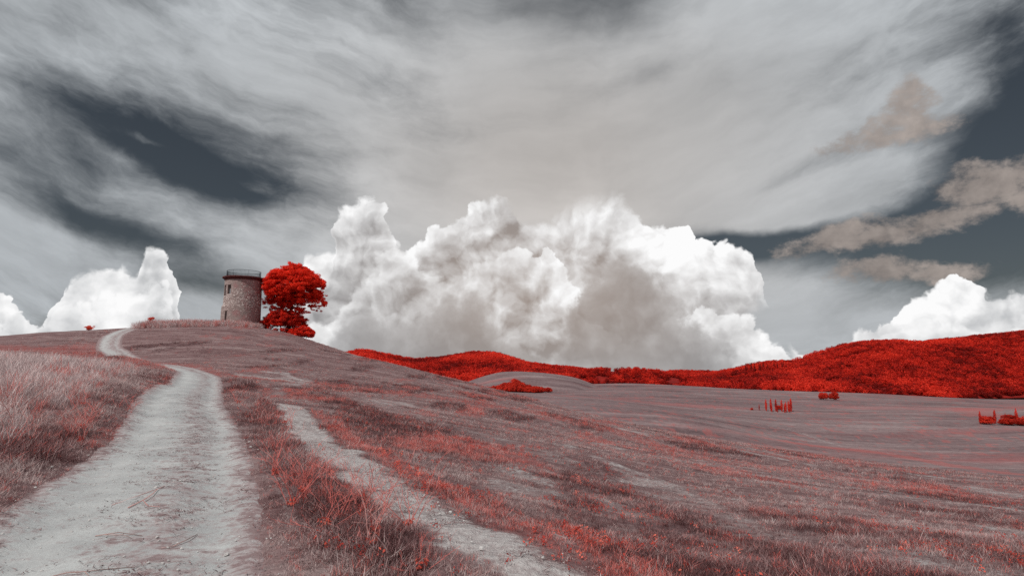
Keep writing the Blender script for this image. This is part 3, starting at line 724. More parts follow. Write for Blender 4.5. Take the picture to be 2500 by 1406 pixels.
# ------------------------------------------------------------------ the round tower
TX, TY = -48.3, 101.5
TZ = 6.75
def tower():
    root = empty('round_tower', (TX, TY, TZ))
    tag(root, 'roofless round stone tower with a railed flat top on the hill crest', 'tower')
    root.scale = (0.94, 0.94, 0.94)
    face = math.atan2(-TX, -TY)                # bearing from the tower towards the camera
    H0, H1 = 0.0, 9.35
    # wall material: weathered render over rubble, pinkish stains low on the right
    m, T, b = material('rubble_wall', 0.95)
    p = obj_pos(); px, py, pz = sep(p)
    n1 = noise(p, 2.2, 6, 0.68, dim='3D'); n2 = noise(p, 9.0, 5, 0.7, dim='3D'); n3 = noise(p, 0.55, 4, 0.6, dim='3D')
    v1 = voro(vmad(p, (1, 1, 1.7), (0, 0, 0)), 5.5, 1, 0.5, '3D')
    c = ramp(n2 * 0.5 + n1 * 0.5, [(0.30, srgb(112, 97, 95)), (0.48, srgb(144, 127, 124)), (0.62, srgb(166, 150, 146)), (0.75, srgb(196, 184, 179))])
    c = mixc(sstep(v1, 0.0, 0.35, 0.4, 0.0), c, srgb(110, 88, 88))
    side = mixc(sstep(n3 + lin(px, -2.0, 3.6, -0.16, 0.20), 0.48, 0.62, 0.0, 0.75), c, srgb(150, 112, 112))
    T.links.new(side.s, b.inputs['Base Color']); bump(T, b, n2 + n1 + v1 * 0.6, 0.7, 0.06)
    M_WALL = m
    M_PALE = mat_plain('pale_stone', srgb(186, 170, 166), srgb(232, 222, 218), 3.0)
    M_CAP = mat_plain('rusty_cornice', srgb(70, 34, 34), srgb(96, 54, 53), 3.0)
    M_IRON = mat_plain('dark_iron', srgb(52, 58, 64), srgb(78, 84, 90), 8.0, 0.6)
    def radius(th, z):
        r = 3.36 - 0.016 * z
        rel = (th - face + math.pi) % (2 * math.pi) - math.pi     # negative = left as the camera sees it
        k = math.exp(-((rel + 1.7) / 0.8) ** 2)
        r += 0.26 * k * (1 - float(smooth(4.1, 4.5, np.array(z))))
        r += 0.05 * (float(fbm(np.array([th * 2.2]), np.array([z * 0.8]), 3, 9)[0]) - 0.5) * 2
        return r
    # openings: (bearing from the camera-facing line, half width in radians, bottom, top)
    OPEN = [(-0.82, 0.115, 6.35, 8.15), (-1.22, 0.125, 6.1, 8.15), (-0.90, 0.072, 1.25, 3.25), (-2.30, 0.27, 6.4, 7.9)]
    ths = set(np.linspace(-math.pi, math.pi, 97)[:-1].tolist())
    zs = set(np.linspace(H0, H1, 30).tolist())
    for c0, hw, z0, z1 in OPEN:
        ths = {t for t in ths if not (abs(t - (c0 - hw)) < 0.03 or abs(t - (c0 + hw)) < 0.03)} | {c0 - hw, c0 + hw}
        zs = {z for z in zs if min(abs(z - z0), abs(z - z1)) > 0.12} | {z0, z1}
    ths = sorted(ths); zs = sorted(zs); nt, nz = len(ths), len(zs); TK = 0.55
    V = []
    for lay in (0, 1):
        for z in zs:
            for t in ths:
                th = face + t                                    # bearing; screen left is +bearing to the viewer's left
                r = radius(face + t, z) if lay == 0 else 2.80
                # camera-left corresponds to rotating the facing bearing clockwise seen from above
                V.append((r * math.sin(face - t), r * math.cos(face - t), z))
    def vid(l, k, i): return l * nt * nz + k * nt + (i % nt)
    def hole(k, i):
        zc = (zs[k] + zs[k + 1]) / 2; t0 = ths[i]; t1 = ths[i + 1] if i + 1 < nt else ths[0] + 2 * math.pi
        tc = (t0 + t1) / 2; tc = (tc + math.pi) % (2 * math.pi) - math.pi
        return any(abs(tc - c0) < hw and z0 < zc < z1 for c0, hw, z0, z1 in OPEN)
    Fs = []
    for k in range(nz - 1):
        for i in range(nt):
            if hole(k, i): continue
            Fs.append((vid(0, k, i), vid(0, k + 1, i), vid(0, k + 1, i + 1), vid(0, k, i + 1)))
            Fs.append((vid(1, k, i), vid(1, k, i + 1), vid(1, k + 1, i + 1), vid(1, k + 1, i)))
            for (kk, ii, e0, e1) in ((k + 1, i, (k + 1, i), (k + 1, i + 1)), (k - 1, i, (k, i + 1), (k, i)), (k, (i + 1) % nt, (k + 1, i + 1), (k, i + 1)), (k, (i - 1) % nt, (k, i), (k + 1, i))):
                if kk < 0 or kk >= nz - 1 or hole(kk, ii):
                    Fs.append((vid(0, *e0), vid(1, *e0), vid(1, *e1), vid(0, *e1)))
    wall = ob('wall', mesh('wall', V, Fs, M_WALL, False), root)
    # floors inside, so the openings look into dim rooms
    def disc(mb, z, r, t):
        n = 64; vv = [(r * math.cos(2 * math.pi * i / n), r * math.sin(2 * math.pi * i / n), zz) for zz in (z, z + t) for i in range(n)]
        mb.add(vv, [tuple(range(n))[::-1], tuple(range(n, 2 * n))] + [(i, (i + 1) % n, n + (i + 1) % n, n + i) for i in range(n)])
    mb = MB(); disc(mb, 4.4, 2.79, 0.2); mb.build('upper_floor', M_WALL, root)
    # cornice slab with a rounded lip
    prof = [(2.0, 9.20), (3.30, 9.20), (3.34, 9.34), (3.62, 9.52), (3.70, 9.62), (3.70, 9.74), (3.62, 9.82), (3.30, 9.86), (0.0, 9.90)]
    n = 96; V = []; Fs = []
    for (r, z) in prof:
        for i in range(n):
            th = 2 * math.pi * i / n
            w = 0.05 * (float(fbm(np.array([th * 3 + 5]), np.array([z]), 3, 3)[0]) - 0.5)
            V.append(((r + w) * math.cos(th), (r + w) * math.sin(th), z + w * 0.7))
    for k in range(len(prof) - 1):
        for i in range(n): Fs.append((k * n + i, k * n + (i + 1) % n, (k + 1) * n + (i + 1) % n, (k + 1) * n + i))
    cap = ob('cornice', mesh('cornice', V, Fs, M_CAP), root)
    # railing: posts, rails, thin bars
    rl = empty('railing', (0, 0, 0)); rl.parent = root
    RR_, Z0, Z1 = 2.98, 9.86, 11.0
    for zz, rad, nm in ((Z1, 0.035, 'top_rail'), (Z0 + 0.10, 0.022, 'bottom_rail')):
        mb = MB(); mb.tube([(RR_ * math.cos(2 * math.pi * i / 72), RR_ * math.sin(2 * math.pi * i / 72), zz) for i in range(73)], rad, 6, False); mb.build(nm, M_IRON, rl)
    bar = MB(); bar.tube([(0, 0, Z0), (0, 0, Z1)], 0.019, 5); bar_me = mesh('bar', bar.v, bar.f, M_IRON)
    post = MB(); post.tube([(0, 0, Z0 - 0.05), (0, 0, Z1 + 0.02)], 0.035, 6); post_me = mesh('post', post.v, post.f, M_IRON)
    for i in range(84):
        th = 2 * math.pi * i / 84
        ob('post' if i % 12 == 0 else 'bar', post_me if i % 12 == 0 else bar_me, rl, (RR_ * math.cos(th), RR_ * math.sin(th), 0))
    # surrounds of the openings
    for c0, hw, z0, z1 in OPEN[:3]:
        for zz, hh, nm in ((z1, 0.20, 'lintel'), (z0 - 0.14, 0.14, 'sill')):
            mb = MB(); vv = []; m_ = 6
            for j in range(m_ + 1):
                t = c0 + (hw + 0.035) * (2 * j / m_ - 1)
                ro = radius(face + t, zz) + 0.045
                for r_ in (ro, ro - 0.35):
                    for q in (zz + 0.003, zz + hh): vv.append((r_ * math.sin(face - t), r_ * math.cos(face - t), q))
            ff = []
            for j in range(m_):
                a = j * 4; c = a + 4
                ff += [(a, a + 1, c + 1, c), (a + 1, a + 3, c + 3, c + 1), (a + 2, c + 2, c + 3, a + 3), (a, c, c + 2, a + 2)]
            ff += [(0, 2, 3, 1), (m_ * 4, m_ * 4 + 1, m_ * 4 + 3, m_ * 4 + 2)]
            mb.add(vv, ff); mb.build(nm, M_PALE if nm == 'sill' else M_WALL, wall, False)
    # pale facing stones, a few centimetres proud of the worn render, thickest at mid height
    rs = random.Random(5); mb = MB()
    for i in range(760):
        t = rs.uniform(-1.5, 1.5); z = min(max(rs.gauss(5.2, 1.5), 0.5), 8.9)
        if z < 4.0 and rs.random() < 0.55: continue
        if any(abs(t - c0) < hw + 0.06 and z0 - 0.3 < z < z1 + 0.3 for c0, hw, z0, z1 in OPEN): continue
        z = round(z / 0.17) * 0.17 + rs.uniform(-0.03, 0.03)
        w, h = rs.uniform(0.10, 0.34), rs.uniform(0.07, 0.15)
        ro = radius(face + t, z) + rs.uniform(0.015, 0.05)
        th = face - t
        ux, uy = math.cos(th), -math.sin(th)
        vv = []
        for d in (0.0, -0.12):
            for (a, b_) in ((-1, -1), (1, -1), (1, 1), (-1, 1)):
                k = 0.8 if d == 0 else 1.0
                jx, jz = rs.uniform(0.75, 1.1), rs.uniform(0.75, 1.1)
                vv.append(((ro + d) * math.sin(th) + ux * a * w / 2 * k * jx, (ro + d) * math.cos(th) + uy * a * w / 2 * k * jx, z + b_ * h / 2 * k * jz))
        mb.add(vv, [(0, 1, 2, 3), (0, 4, 5, 1), (1, 5, 6, 2), (2, 6, 7, 3), (3, 7, 4, 0)])
    fs = mb.build('facing_stone', M_PALE, wall, False); fs['kind'] = 'stuff'
tower()

# ------------------------------------------------------------------ trees beside the tower
def limb(mb, p, q, r0, r1, bend, rs, n=6):
    p = Vector(p); q = Vector(q); side = Vector((rs.uniform(-1, 1), rs.uniform(-1, 1), rs.uniform(-.2, .6))) * bend
    pts = [p.lerp(q, i / n) + side * math.sin(math.pi * i / n) for i in range(n + 1)]
    mb.tube(pts, [r0 + (r1 - r0) * i / n for i in range(n + 1)], 7); return pts
def pine():
    x0, y0 = -40.6, 104.0
    z0 = float(hbase(np.array([x0]), np.array([y0]))[0]) - 0.3
    root = empty('pine_tree', (x0, y0, z0))
    tag(root, 'tall round-crowned red pine beside the stone tower', 'tree')
    rs = random.Random(3); mb = MB()
    fork = (0.15, 0, 15.2 - 8.2 - 0.0)
    top = 20.0 - z0 - 0.8
    cz = 14.4 - z0                                    # crown centre above the base
    fork = (0.2, 0.0, cz - 3.0)
    limb(mb, (-0.2, 0, 0), fork, 0.42, 0.30, 0.15, rs, 8)
    cl = []
    rn = np.random.default_rng(11)
    ends = []
    for i in range(17):
        th = i * 2.4 + rs.uniform(-0.3, 0.3); e = rs.uniform(0.05, 1.0)
        rad = 4.1 * math.cos(e * 1.1)
        q = (fork[0] + 0.5 + rad * math.cos(th), rad * math.sin(th), cz - 2.4 + 5.8 * math.sin(e * 1.35))
        pts = limb(mb, fork, q, 0.17, 0.05, 0.35, rs)
        for j in range(3):
            a = pts[2 + j]; w = Vector((a.x + rs.uniform(-1.4, 1.6), a.y + rs.uniform(-1.4, 1.4), a.z + rs.uniform(0.2, 1.5)))
            limb(mb, a, w, 0.06, 0.02, 0.12, rs, 4)
        ends.append(q)
    mb.build('trunk', M_BARK, root)
    for i in range(1300):                             # needle sprays over a broad dome, thinner at its open underside
        d = rn.normal(0, 1, 3); d /= np.linalg.norm(d)
        if d[2] < -0.45 and rn.random() < 0.5: continue
        lum = 1 + 0.07 * math.sin(d[0] * 5 + 1.2) * math.cos(d[1] * 4) + 0.05 * math.sin(d[2] * 9 + d[0] * 6)
        q = rn.uniform(0.35, 1.0) ** 0.45 * lum
        c = np.array([0.45, 0, cz + 0.1]) + d * np.array([5.3, 4.8, 4.35]) * q
        if d[2] < 0: c[2] += 0.55 * (-d[2])
        if float(fbm(np.array([c[0] * 0.55 + c[1] * 0.3]), np.array([c[2] * 0.75]), 2, 8)[0]) < 0.32 and c[2] < cz + 0.3 and c[0] > 1.2: continue
        cl.append((c, rn.uniform(0.28, 0.55)))
    for c, n, s in (((4.7, -0.3, cz - 1.6), 26, 0.7), ((5.2, -0.6, cz - 2.6), 26, 0.6), ((4.2, 0.5, cz - 3.5), 14, 0.6), ((2.4, -1.0, cz - 4.3), 14, 0.7), ((-4.1, 0.2, cz - 2.4), 30, 0.9), ((-2.4, 0, cz - 3.5), 22, 0.9), ((0.8, 1.0, cz - 3.6), 16, 0.9)):
        for j in range(n): cl.append((np.array(c) + rn.normal(0, s, 3) * np.array([1, 1, 0.5]), rn.uniform(0.22, 0.45)))
    v, f = crown(cl, 640, 0.105, 21, shell=0.2, up=0.6, jitter=0.9)
    ob('crown', mesh('crown', v, f, M_TREE, False), root)
pine()
def bush(name, loc, clumps, per, size, seed, mat, label, cat, stem_h, group=None):
    root = empty(name, loc); tag(root, label, cat, group)
    rs = random.Random(seed); mb = MB()
    for i in range(5):
        c = clumps[(i * 7) % len(clumps)][0]
        limb(mb, (rs.uniform(-.1, .1), rs.uniform(-.1, .1), -0.1), tuple(np.array(c) * 0.85), 0.06 * stem_h, 0.015 * stem_h, 0.1 * stem_h, rs, 5)
    mb.build('trunk', M_BARK, root)
    v, f = crown(clumps, per, size, seed, shell=0.3, up=0.5, jitter=0.8)
    ob('crown', mesh('crown', v, f, mat, False), root)
    return root
def hz(x, y): return float(hfull(np.array([float(x)]), np.array([float(y)]))[0])
def lower_bush():
    x0, y0 = -41.5, 103.0; z0 = hz(x0, y0)
    rn = np.random.default_rng(31); cl = []
    for i in range(420):
        d = rn.normal(0, 1, 3); d /= np.linalg.norm(d); d[2] = abs(d[2]) if rn.random() < 0.8 else d[2]
        q = rn.uniform(0.6, 1.0)
        cl.append((np.array([0.3, 0, 7.5 - z0]) + d * np.array([4.1, 3.0, 2.9]) * rn.uniform(0.3, 1.0) ** 0.5, rn.uniform(0.28, 0.5)))
    bush('bush', (x0, y0, z0), cl, 640, 0.105, 41, M_TREE, 'broad red bush under the pine at the foot of the tower', 'bush', 2.0)
    x1, y1 = -37.6, 101.6; z1 = hz(x1, y1) - 0.3
    cl = []
    for i in range(160):
        d = rn.normal(0, 1, 3); d /= np.linalg.norm(d); d[2] = abs(d[2])
        cl.append((np.array([0, 0, 0.5]) + d * np.array([2.6, 1.8, 1.7]) * rn.uniform(0.3, 1) ** 0.5, rn.uniform(0.28, 0.48)))
    bush('bush', (x1, y1, z1), cl, 640, 0.105, 42, M_TREE, 'low red bush trailing down the slope right of the broad bush', 'bush', 1.2)
lower_bush()
def crest_shrubs():
    for x, y, h, w, lb, sd in ((-60.8, 95.8, 1.6, 0.35, 'slim coral sapling on the crest where the road goes over', 51), (-71.5, 96.2, 0.7, 0.55, 'small coral shrub on the crest left of the road', 52)):
        rn = np.random.default_rng(sd)
        cl = [(np.array([rn.normal(0, w * 0.5), rn.normal(0, w * 0.5), rn.uniform(0.15, 1) * h]), rn.uniform(0.14, 0.28)) for i in range(34)]
        bush('sapling' if sd == 51 else 'shrub', (x, y, hz(x, y)), cl, 900, 0.07, sd, M_SHRUB, lb, 'sapling' if sd == 51 else 'shrub', 0.4)
crest_shrubs()

# ------------------------------------------------------------------ trees out in the valley
def tree_mesh(kind, seed):
    if kind == 'cypress':
        cl = [((0, 0, 0.08 + 0.92 * t), (0.075 * math.sin(math.pi * min(1, 0.12 + 0.86 * t)) ** 0.8 + 0.008,) * 2 + (0.10,)) for t in np.linspace(0.02, 0.96, 16)]
        v, f = crown(cl, 14000, 0.020, seed, shell=0.6, up=0.8, jitter=0.5)
    elif kind == 'conifer':
        cl = [((0, 0, 0.15 + 0.8 * t), (0.24 * (1 - t) + 0.02,) * 2 + (0.09,)) for t in np.linspace(0.0, 1.0, 11)]
        v, f = crown(cl, 2500, 0.04, seed, shell=0.5, up=0.2)
    else:
        cl = [(c + np.array([0, 0, 0.42]), (r, r, r)) for c, r in blob_clumps((0.36, 0.36, 0.44), 34, (0.13, 0.21), seed)]
        v, f = crown(cl, 3600, 0.045, seed + 1, shell=0.6)
    return v, f
TREES = {}
M_CYP = mat_leaf('cypress_leaf', [(0.3, (0.44, 0.016, 0.010)), (0.6, (0.78, 0.045, 0.022))], scale=0.3)
M_CONI = mat_leaf('conifer_leaf', [(0.3, (0.14, 0.008, 0.007)), (0.7, (0.30, 0.014, 0.011))], scale=0.3)
M_ROUND = mat_leaf('round_tree_leaf', [(0.3, (0.40, 0.018, 0.010)), (0.65, (0.72, 0.05, 0.025))], scale=0.25)
for kd, mt in (('cypress', M_CYP), ('conifer', M_CONI), ('round', M_ROUND)):
    TREES[kd] = []
    for k in range(3):
        v, f = tree_mesh(kd, 700 + k)
        mb = MB(); mb.tube([(0, 0, -0.06), (0, 0, 0.35)], [0.03, 0.02] if kd != 'cypress' else [0.015, 0.01], 6)
        TREES[kd].append((mesh(kd + '_crown', v, f, mt, False), mesh(kd + '_trunk', mb.v, mb.f, M_BARK)))
tcount = [0]
def tree(kind, name, x, y, h, wide, label, group=None, z=None, cat='tree'):
    k = tcount[0]; tcount[0] += 1
    cm, tm = TREES[kind][k % 3]
    o = empty(name, (x, y, (hz(x, y) if z is None else z) - (0.07 if kind == 'round' else 0.02) * h)); o.scale = (h * wide, h * wide, h); o.rotation_euler.z = k * 2.1
    tag(o, label, cat, group)
    ob('trunk', tm, o); ob('crown', cm, o)
    return o
ORD = ['leftmost', 'second', 'third', 'fourth', 'fifth', 'sixth', 'seventh', 'eighth', 'ninth', 'tenth', 'eleventh', 'rightmost']
CYP = [(182.2, 427, 4.4), (186.0, 424, 8.4), (187.4, 418, 5.6), (189.5, 424, 9.2), (191.0, 417, 5.2), (193.2, 424, 9.0), (195.7, 416, 6.4), (197.4, 424, 8.6), (198.6, 420, 7.4), (200.2, 418, 6.2), (202.4, 424, 8.0), (205.2, 426, 9.8)]
for i, (x, y, h) in enumerate(CYP):
    tree('cypress', 'cypress', x, y, h, 1.25, ('%s slender red cypress in the row out in the valley field' % ORD[i]) if i in (0, 11) else '%s slender red cypress from the left in the valley field row' % ORD[i], 'row of cypresses in the valley field')
for x, y, h, lb in ((176, 425, 1.8, 'low red bush left of the cypress row'), (201, 436, 3.6, 'round red bush behind the cypress row')):
    tree('round', 'bush', x, y, h, 1.4, lb, cat='bush')
tree('round', 'round_tree', 330, 612, 9.4, 1.2, 'left one of the two touching round red trees alone in the valley field', 'pair of round trees in the valley field')
tree('round', 'round_tree', 340.5, 610, 9.4, 1.25, 'right one of the two touching round red trees alone in the valley field', 'pair of round trees in the valley field')
for x, y, h, w, lb in ((270.5, 331, 4.4, 1.7, 'leftmost round red bush of the clump at the right edge'), (277, 338, 5.0, 1.7, 'second round red bush of the clump at the right edge'), (280, 328, 4.2, 2.2, 'low wide red bush at the front of the right edge clump'), (288, 335, 6.0, 1.7, 'tall round red bush at the right edge of the clump'), (286.5, 325, 4.2, 2.2, 'low red bush at the front right of the right edge clump'), (293, 330, 5.2, 1.9, 'red bush cut by the right edge of the picture')):
    tree('round', 'bush', x, y, h, w, lb, cat='bush')
for x, y, h, lb in ((268.5, 333, 7.2, 'leftmost cypress of the clump at the right edge'), (279.5, 336, 7.8, 'taller middle cypress of the clump at the right edge'), (280.5, 330, 6.2, 'shorter middle cypress of the clump at the right edge'), (292, 336, 8.6, 'right cypress of the clump at the right edge')):
    tree('cypress', 'cypress', x, y, h, 1.3, lb, 'cypresses of the right edge clump')
def grove():
    rs = random.Random(77); n = 0
    for k in range(400):
        if n >= 90: break
        u = rs.uniform(-1, 1); w = rs.uniform(0, 1)
        if rs.random() > (1 - abs(u) ** 5): continue
        y = 604 + w * 34; x = (3 + 39 * u) * y / 610
        h = (6.2 + 9.0 * math.exp(-((u - 0.02) / 0.33) ** 2) * w) * rs.uniform(0.8, 1.2)
        tree('round', 'round_tree', x, y, h, rs.uniform(1.0, 1.3), ('low round red tree at the left end of the grove in the hollow' if u < -0.4 else 'low round red tree at the right end of the grove in the hollow' if u > 0.42 else 'tall round red tree at the back of the mounded middle of the hollow grove' if w > 0.5 else 'round red tree at the front of the mounded middle of the hollow grove'), 'grove in the hollow'); n += 1
grove()
def hill_conifers():
    rs = np.random.default_rng(91); nt, ns, _ = HD.shape
    for k in range(16):
        a = np.array([rs.uniform(0.50, 0.62) / 1.6 * (nt - 1)]); b = np.array([rs.uniform(0.125, 0.20) * (ns - 1)])
        p = on_grid(HD, a, b)[0]
        tree('conifer', 'conifer', p[0], p[1], rs.uniform(17, 24), rs.uniform(0.6, 0.8), 'dark red spire-shaped conifer in the stand low on the right hill', 'dark conifers on the right hill', z=p[2] + 1.0)
hill_conifers()

# ------------------------------------------------------------------ grasses
def tuft(nb, h, spread, width, lean, seed, head=0.0, droop=0.5, segs=3):
    rs = np.random.default_rng(seed); V = []; F = []
    for i in range(nb):
        r = spread * math.sqrt(rs.random()); a = rs.uniform(0, 2 * math.pi)
        b = np.array([r * math.cos(a), r * math.sin(a), -0.02])
        hh = h * rs.uniform(0.45, 1.0); la = rs.uniform(0, 2 * math.pi); ll = lean * rs.uniform(0.2, 1.0)
        d = np.array([math.cos(la), math.sin(la), 0]); w = np.array([-math.sin(la + rs.uniform(-1, 1)), math.cos(la), 0]) * width * rs.uniform(0.7, 1.3)
        n0 = len(V)
        for k in range(segs + 1):
            t = k / segs
            p = b + np.array([0, 0, hh * t * (1 - 0.25 * droop * ll * t)]) + d * hh * ll * (t ** (1 + droop))
            ww = w * (1 - 0.75 * t) if head == 0 else w * (0.8 - 0.4 * t + (head if k == segs - 1 else 0))
            if k == segs: V += [tuple(p)]
            else: V += [tuple(p - ww), tuple(p + ww)]
        for k in range(segs - 1): F.append((n0 + 2 * k, n0 + 2 * k + 1, n0 + 2 * k + 3, n0 + 2 * k + 2))
        F.append((n0 + 2 * segs - 2, n0 + 2 * segs - 1, n0 + 2 * segs))
    return V, F
def sprig(nl, h, size, seed):
    """a low seedling: small leaves round a short stem"""
    rs = np.random.default_rng(seed); n = nl
    a = rs.uniform(0, 6.28, n); t = rs.uniform(0.1, 1, n)
    C = np.stack([np.cos(a) * size * 2.6 * rs.uniform(0.2, 1.2, n), np.sin(a) * size * 2.6 * rs.uniform(0.2, 1.2, n), h * t], 1)
    N = np.stack([np.cos(a), np.sin(a), np.full(n, 0.5)], 1)
    return leaf_quads(C, N, size, 0.5, rs)
def tuft_src(name, mat, *a, **k):
    V, F = tuft(*a, **k); me = mesh(name, V, F, mat, False)
    nb = a[0]; per = len(V) // nb
    attr(me, 'blade', np.repeat(np.random.default_rng(a[5]).random(nb), per))
    return src(name + '_source', me)
def wedge(n, r0, r1, seed, half=47.0):
    rs = np.random.default_rng(seed)
    r = np.sqrt(rs.uniform(r0 * r0, r1 * r1, n)); a = np.radians(rs.uniform(-half, half, n))
    return np.sin(a) * r, np.cos(a) * r, r, rs
SRC_STUB = [tuft_src('stubble', M_DRY, 16, 0.16, 0.11, 0.0042, 0.55, 800 + k) for k in range(5)] + \
           [tuft_src('stubble', M_DRY, 14, 0.16, 0.13, 0.0042, 2.4, 820 + k, droop=0.2) for k in range(3)]
def stubble():
    Ps, Rs, Ss, Ks, Ts = [], [], [], [], []
    for n, r0, r1, sc, sd in ((30000, 3.2, 9, 0.75, 1), (42000, 9, 18, 0.9, 2), (48000, 18, 36, 1.25, 3), (46000, 36, 66, 1.9, 4), (40000, 66, 112, 2.5, 5)):
        x, y, r, rs = wedge(n, r0, r1, 900 + sd)
        rp = road_pos(x, y); so, re, da = masks(x, y, rp)
        patch = fbm(x / 0.7, y / 0.7, 3, 61)
        dens = (1 - 0.88 * so) * np.clip(0.12 + 1.7 * (patch - 0.25) + 0.45 * da + 0.3 * (rp < 0), 0.03, 1)
        dens *= 0.05 + 0.95 * smooth(0.75, 1.5, np.abs(rp))
        keep = rs.random(n) < dens
        x, y, r, so, re, da, patch, rp = [q[keep] for q in (x, y, r, so, re, da, patch, rp)]
        m = len(x); z = hfull(x, y, rp)
        streak = fbm(x / 3.0, y / 0.8, 3, 63)
        tint = 0.50 + (patch - 0.5) * 0.5 + (streak - 0.5) * 0.8 - 0.42 * da + rs.normal(0, 0.10, m)
        tint = np.clip(tint, 0.02, 0.74)
        isred = rs.random(m) < np.clip(np.where((rp < 0) | (x < -0.55 * y), 0.03, 0.11) + 0.62 * re, 0, 0.7)
        tint = np.where(isred, rs.uniform(0.78, 1.0, m), tint)
        flat = rs.random(m) < 0.30 + 0.35 * (r > 40)
        pick = np.where(flat, rs.integers(5, 8, m), rs.integers(0, 5, m))
        verge = np.exp(-((np.abs(rp) - 2.3) / 0.7) ** 2)
        s_ = sc * rs.uniform(0.5, 1.15, m) * np.where(rp < 0, 1.1, 0.85) * (1 + 0.55 * verge * (r < 40)) * (0.7 + 0.5 * da) * (1 - 0.55 * so) * (0.45 + 0.55 * smooth(0.9, 2.0, np.abs(rp)))
        Ps.append(np.stack([x, y, z], 1)); Rs.append(np.stack([rs.normal(0, .12, m), rs.normal(0, .12, m), rs.uniform(0, 6.28, m)], 1)); Ss.append(s_); Ks.append(pick); Ts.append(tint)
    scatter('dry_grass', SRC_STUB, np.vstack(Ps), np.vstack(Rs), np.concatenate(Ss), np.concatenate(Ks), np.concatenate(Ts), 'short mauve and grey dry stubble across the hillside', 'grass')
stubble()
SRC_TALL = [tuft_src('tall_grass', M_TALL, 24, 0.75, 0.16, 0.0042, 0.75, 840 + k, head=0.8, droop=0.8, segs=4) for k in range(5)]
def tall_grass():
    Ps, Rs, Ss, Ks, Ts = [], [], [], [], []
    # the left bank, and the crest in front of the tower
    x, y, r, rs = wedge(34000, 6, 42, 950)
    rp = road_pos(x, y)
    line = -0.0 + (rp < -2.1) * 1.0
    edge = smooth(2.0, 3.6, -rp) * (rp < 0) * (rp > -90) + (rp > 90) * (x < -6.5) * (x < -0.40 * y)
    patch = fbm(x / 2.0, y / 2.0, 3, 71)
    far = smooth(44, 34, r)
    keep = rs.random(len(x)) < edge * np.clip((patch - 0.22) * 2.4, 0, 1) * far * smooth(7.5, 12.5, r + 0.0)
    x, y, rp, patch = x[keep], y[keep], rp[keep], patch[keep]; m = len(x)
    redn = np.exp(-((-rp - 3.2) / 1.4) ** 2)
    tint = 0.60 + (patch - 0.5) * 0.8 + rs.normal(0, 0.12, m)
    tint = np.where(rs.random(m) < 0.02 + 0.13 * redn, rs.uniform(0.85, 1, m), np.clip(tint, 0.05, 0.70))
    Ps.append(np.stack([x, y, hfull(x, y, rp)], 1)); Rs.append(np.stack([rs.normal(0.0, .15, m), rs.normal(0.12, .15, m), rs.uniform(0, 6.28, m)], 1))
    Ss.append(rs.uniform(0.45, 1.05, m) * (0.55 + 0.6 * smooth(2.0, 4.5, np.abs(rp)))); Ks.append(rs.integers(0, 5, m)); Ts.append(tint)
    m = 2300
    t = rs.uniform(0, 1, m); x = -61.5 + 17.5 * t + rs.normal(0, .3, m); y = 94.5 + 3.5 * t + rs.normal(0, 1.3, m)
    Ps.append(np.stack([x, y, hfull(x, y)], 1)); Rs.append(np.stack([rs.normal(0, .15, m), rs.normal(0, .15, m), rs.uniform(0, 6.28, m)], 1))
    Ss.append(rs.uniform(0.4, 2.0, m) * (1.15 - 0.3 * t)); Ks.append(rs.integers(0, 5, m)); Ts.append(np.where(rs.random(m) < 0.28, rs.uniform(.8, 1, m), rs.uniform(.35, .7, m)))
    scatter('tall_grass', SRC_TALL, np.vstack(Ps), np.vstack(Rs), np.concatenate(Ss), np.concatenate(Ks), np.concatenate(Ts), 'tall dry grey grass on the bank left of the road and along the crest', 'grass')
tall_grass()
SRC_SPRIG = [src('sprig_source', mesh('seedling', *sprig(12, 0.07, 0.013, 860 + k), M_CORAL, False)) for k in range(4)]
def seedlings():
    Ps, Rs, Ss, Ks, Ts = [], [], [], [], []
    for n, r0, r1, sc, sd in ((9000, 3.5, 12, 0.9, 1), (12000, 12, 28, 1.1, 2), (9000, 28, 60, 1.5, 3)):
        x, y, r, rs = wedge(n, r0, r1, 960 + sd)
        rp = road_pos(x, y); so, re, da = masks(x, y, rp)
        cl = fbm(x / 0.9, y / 0.9, 3, 81)
        dens = np.clip((cl - 0.50) * 4, 0, 1) * (0.25 + 0.6 * da + 0.8 * re) * (rp > 0) * (np.abs(rp) > 1.6) * (1 - 0.6 * so)
        keep = rs.random(n) < dens
        x, y, rp = x[keep], y[keep], rp[keep]; m = len(x)
        Ps.append(np.stack([x, y, hfull(x, y, rp) + 0.01], 1)); Rs.append(np.stack([rs.normal(0, .2, m), rs.normal(0, .2, m), rs.uniform(0, 6.28, m)], 1))
        Ss.append(sc * rs.uniform(0.5, 1.5, m)); Ks.append(rs.integers(0, 4, m)); Ts.append(rs.uniform(0, 1, m))
    scatter('seedling', SRC_SPRIG, np.vstack(Ps), np.vstack(Rs), np.concatenate(Ss), np.concatenate(Ks), np.concatenate(Ts), 'small coral seedlings sprouting through the stubble', 'seedlings')
seedlings()
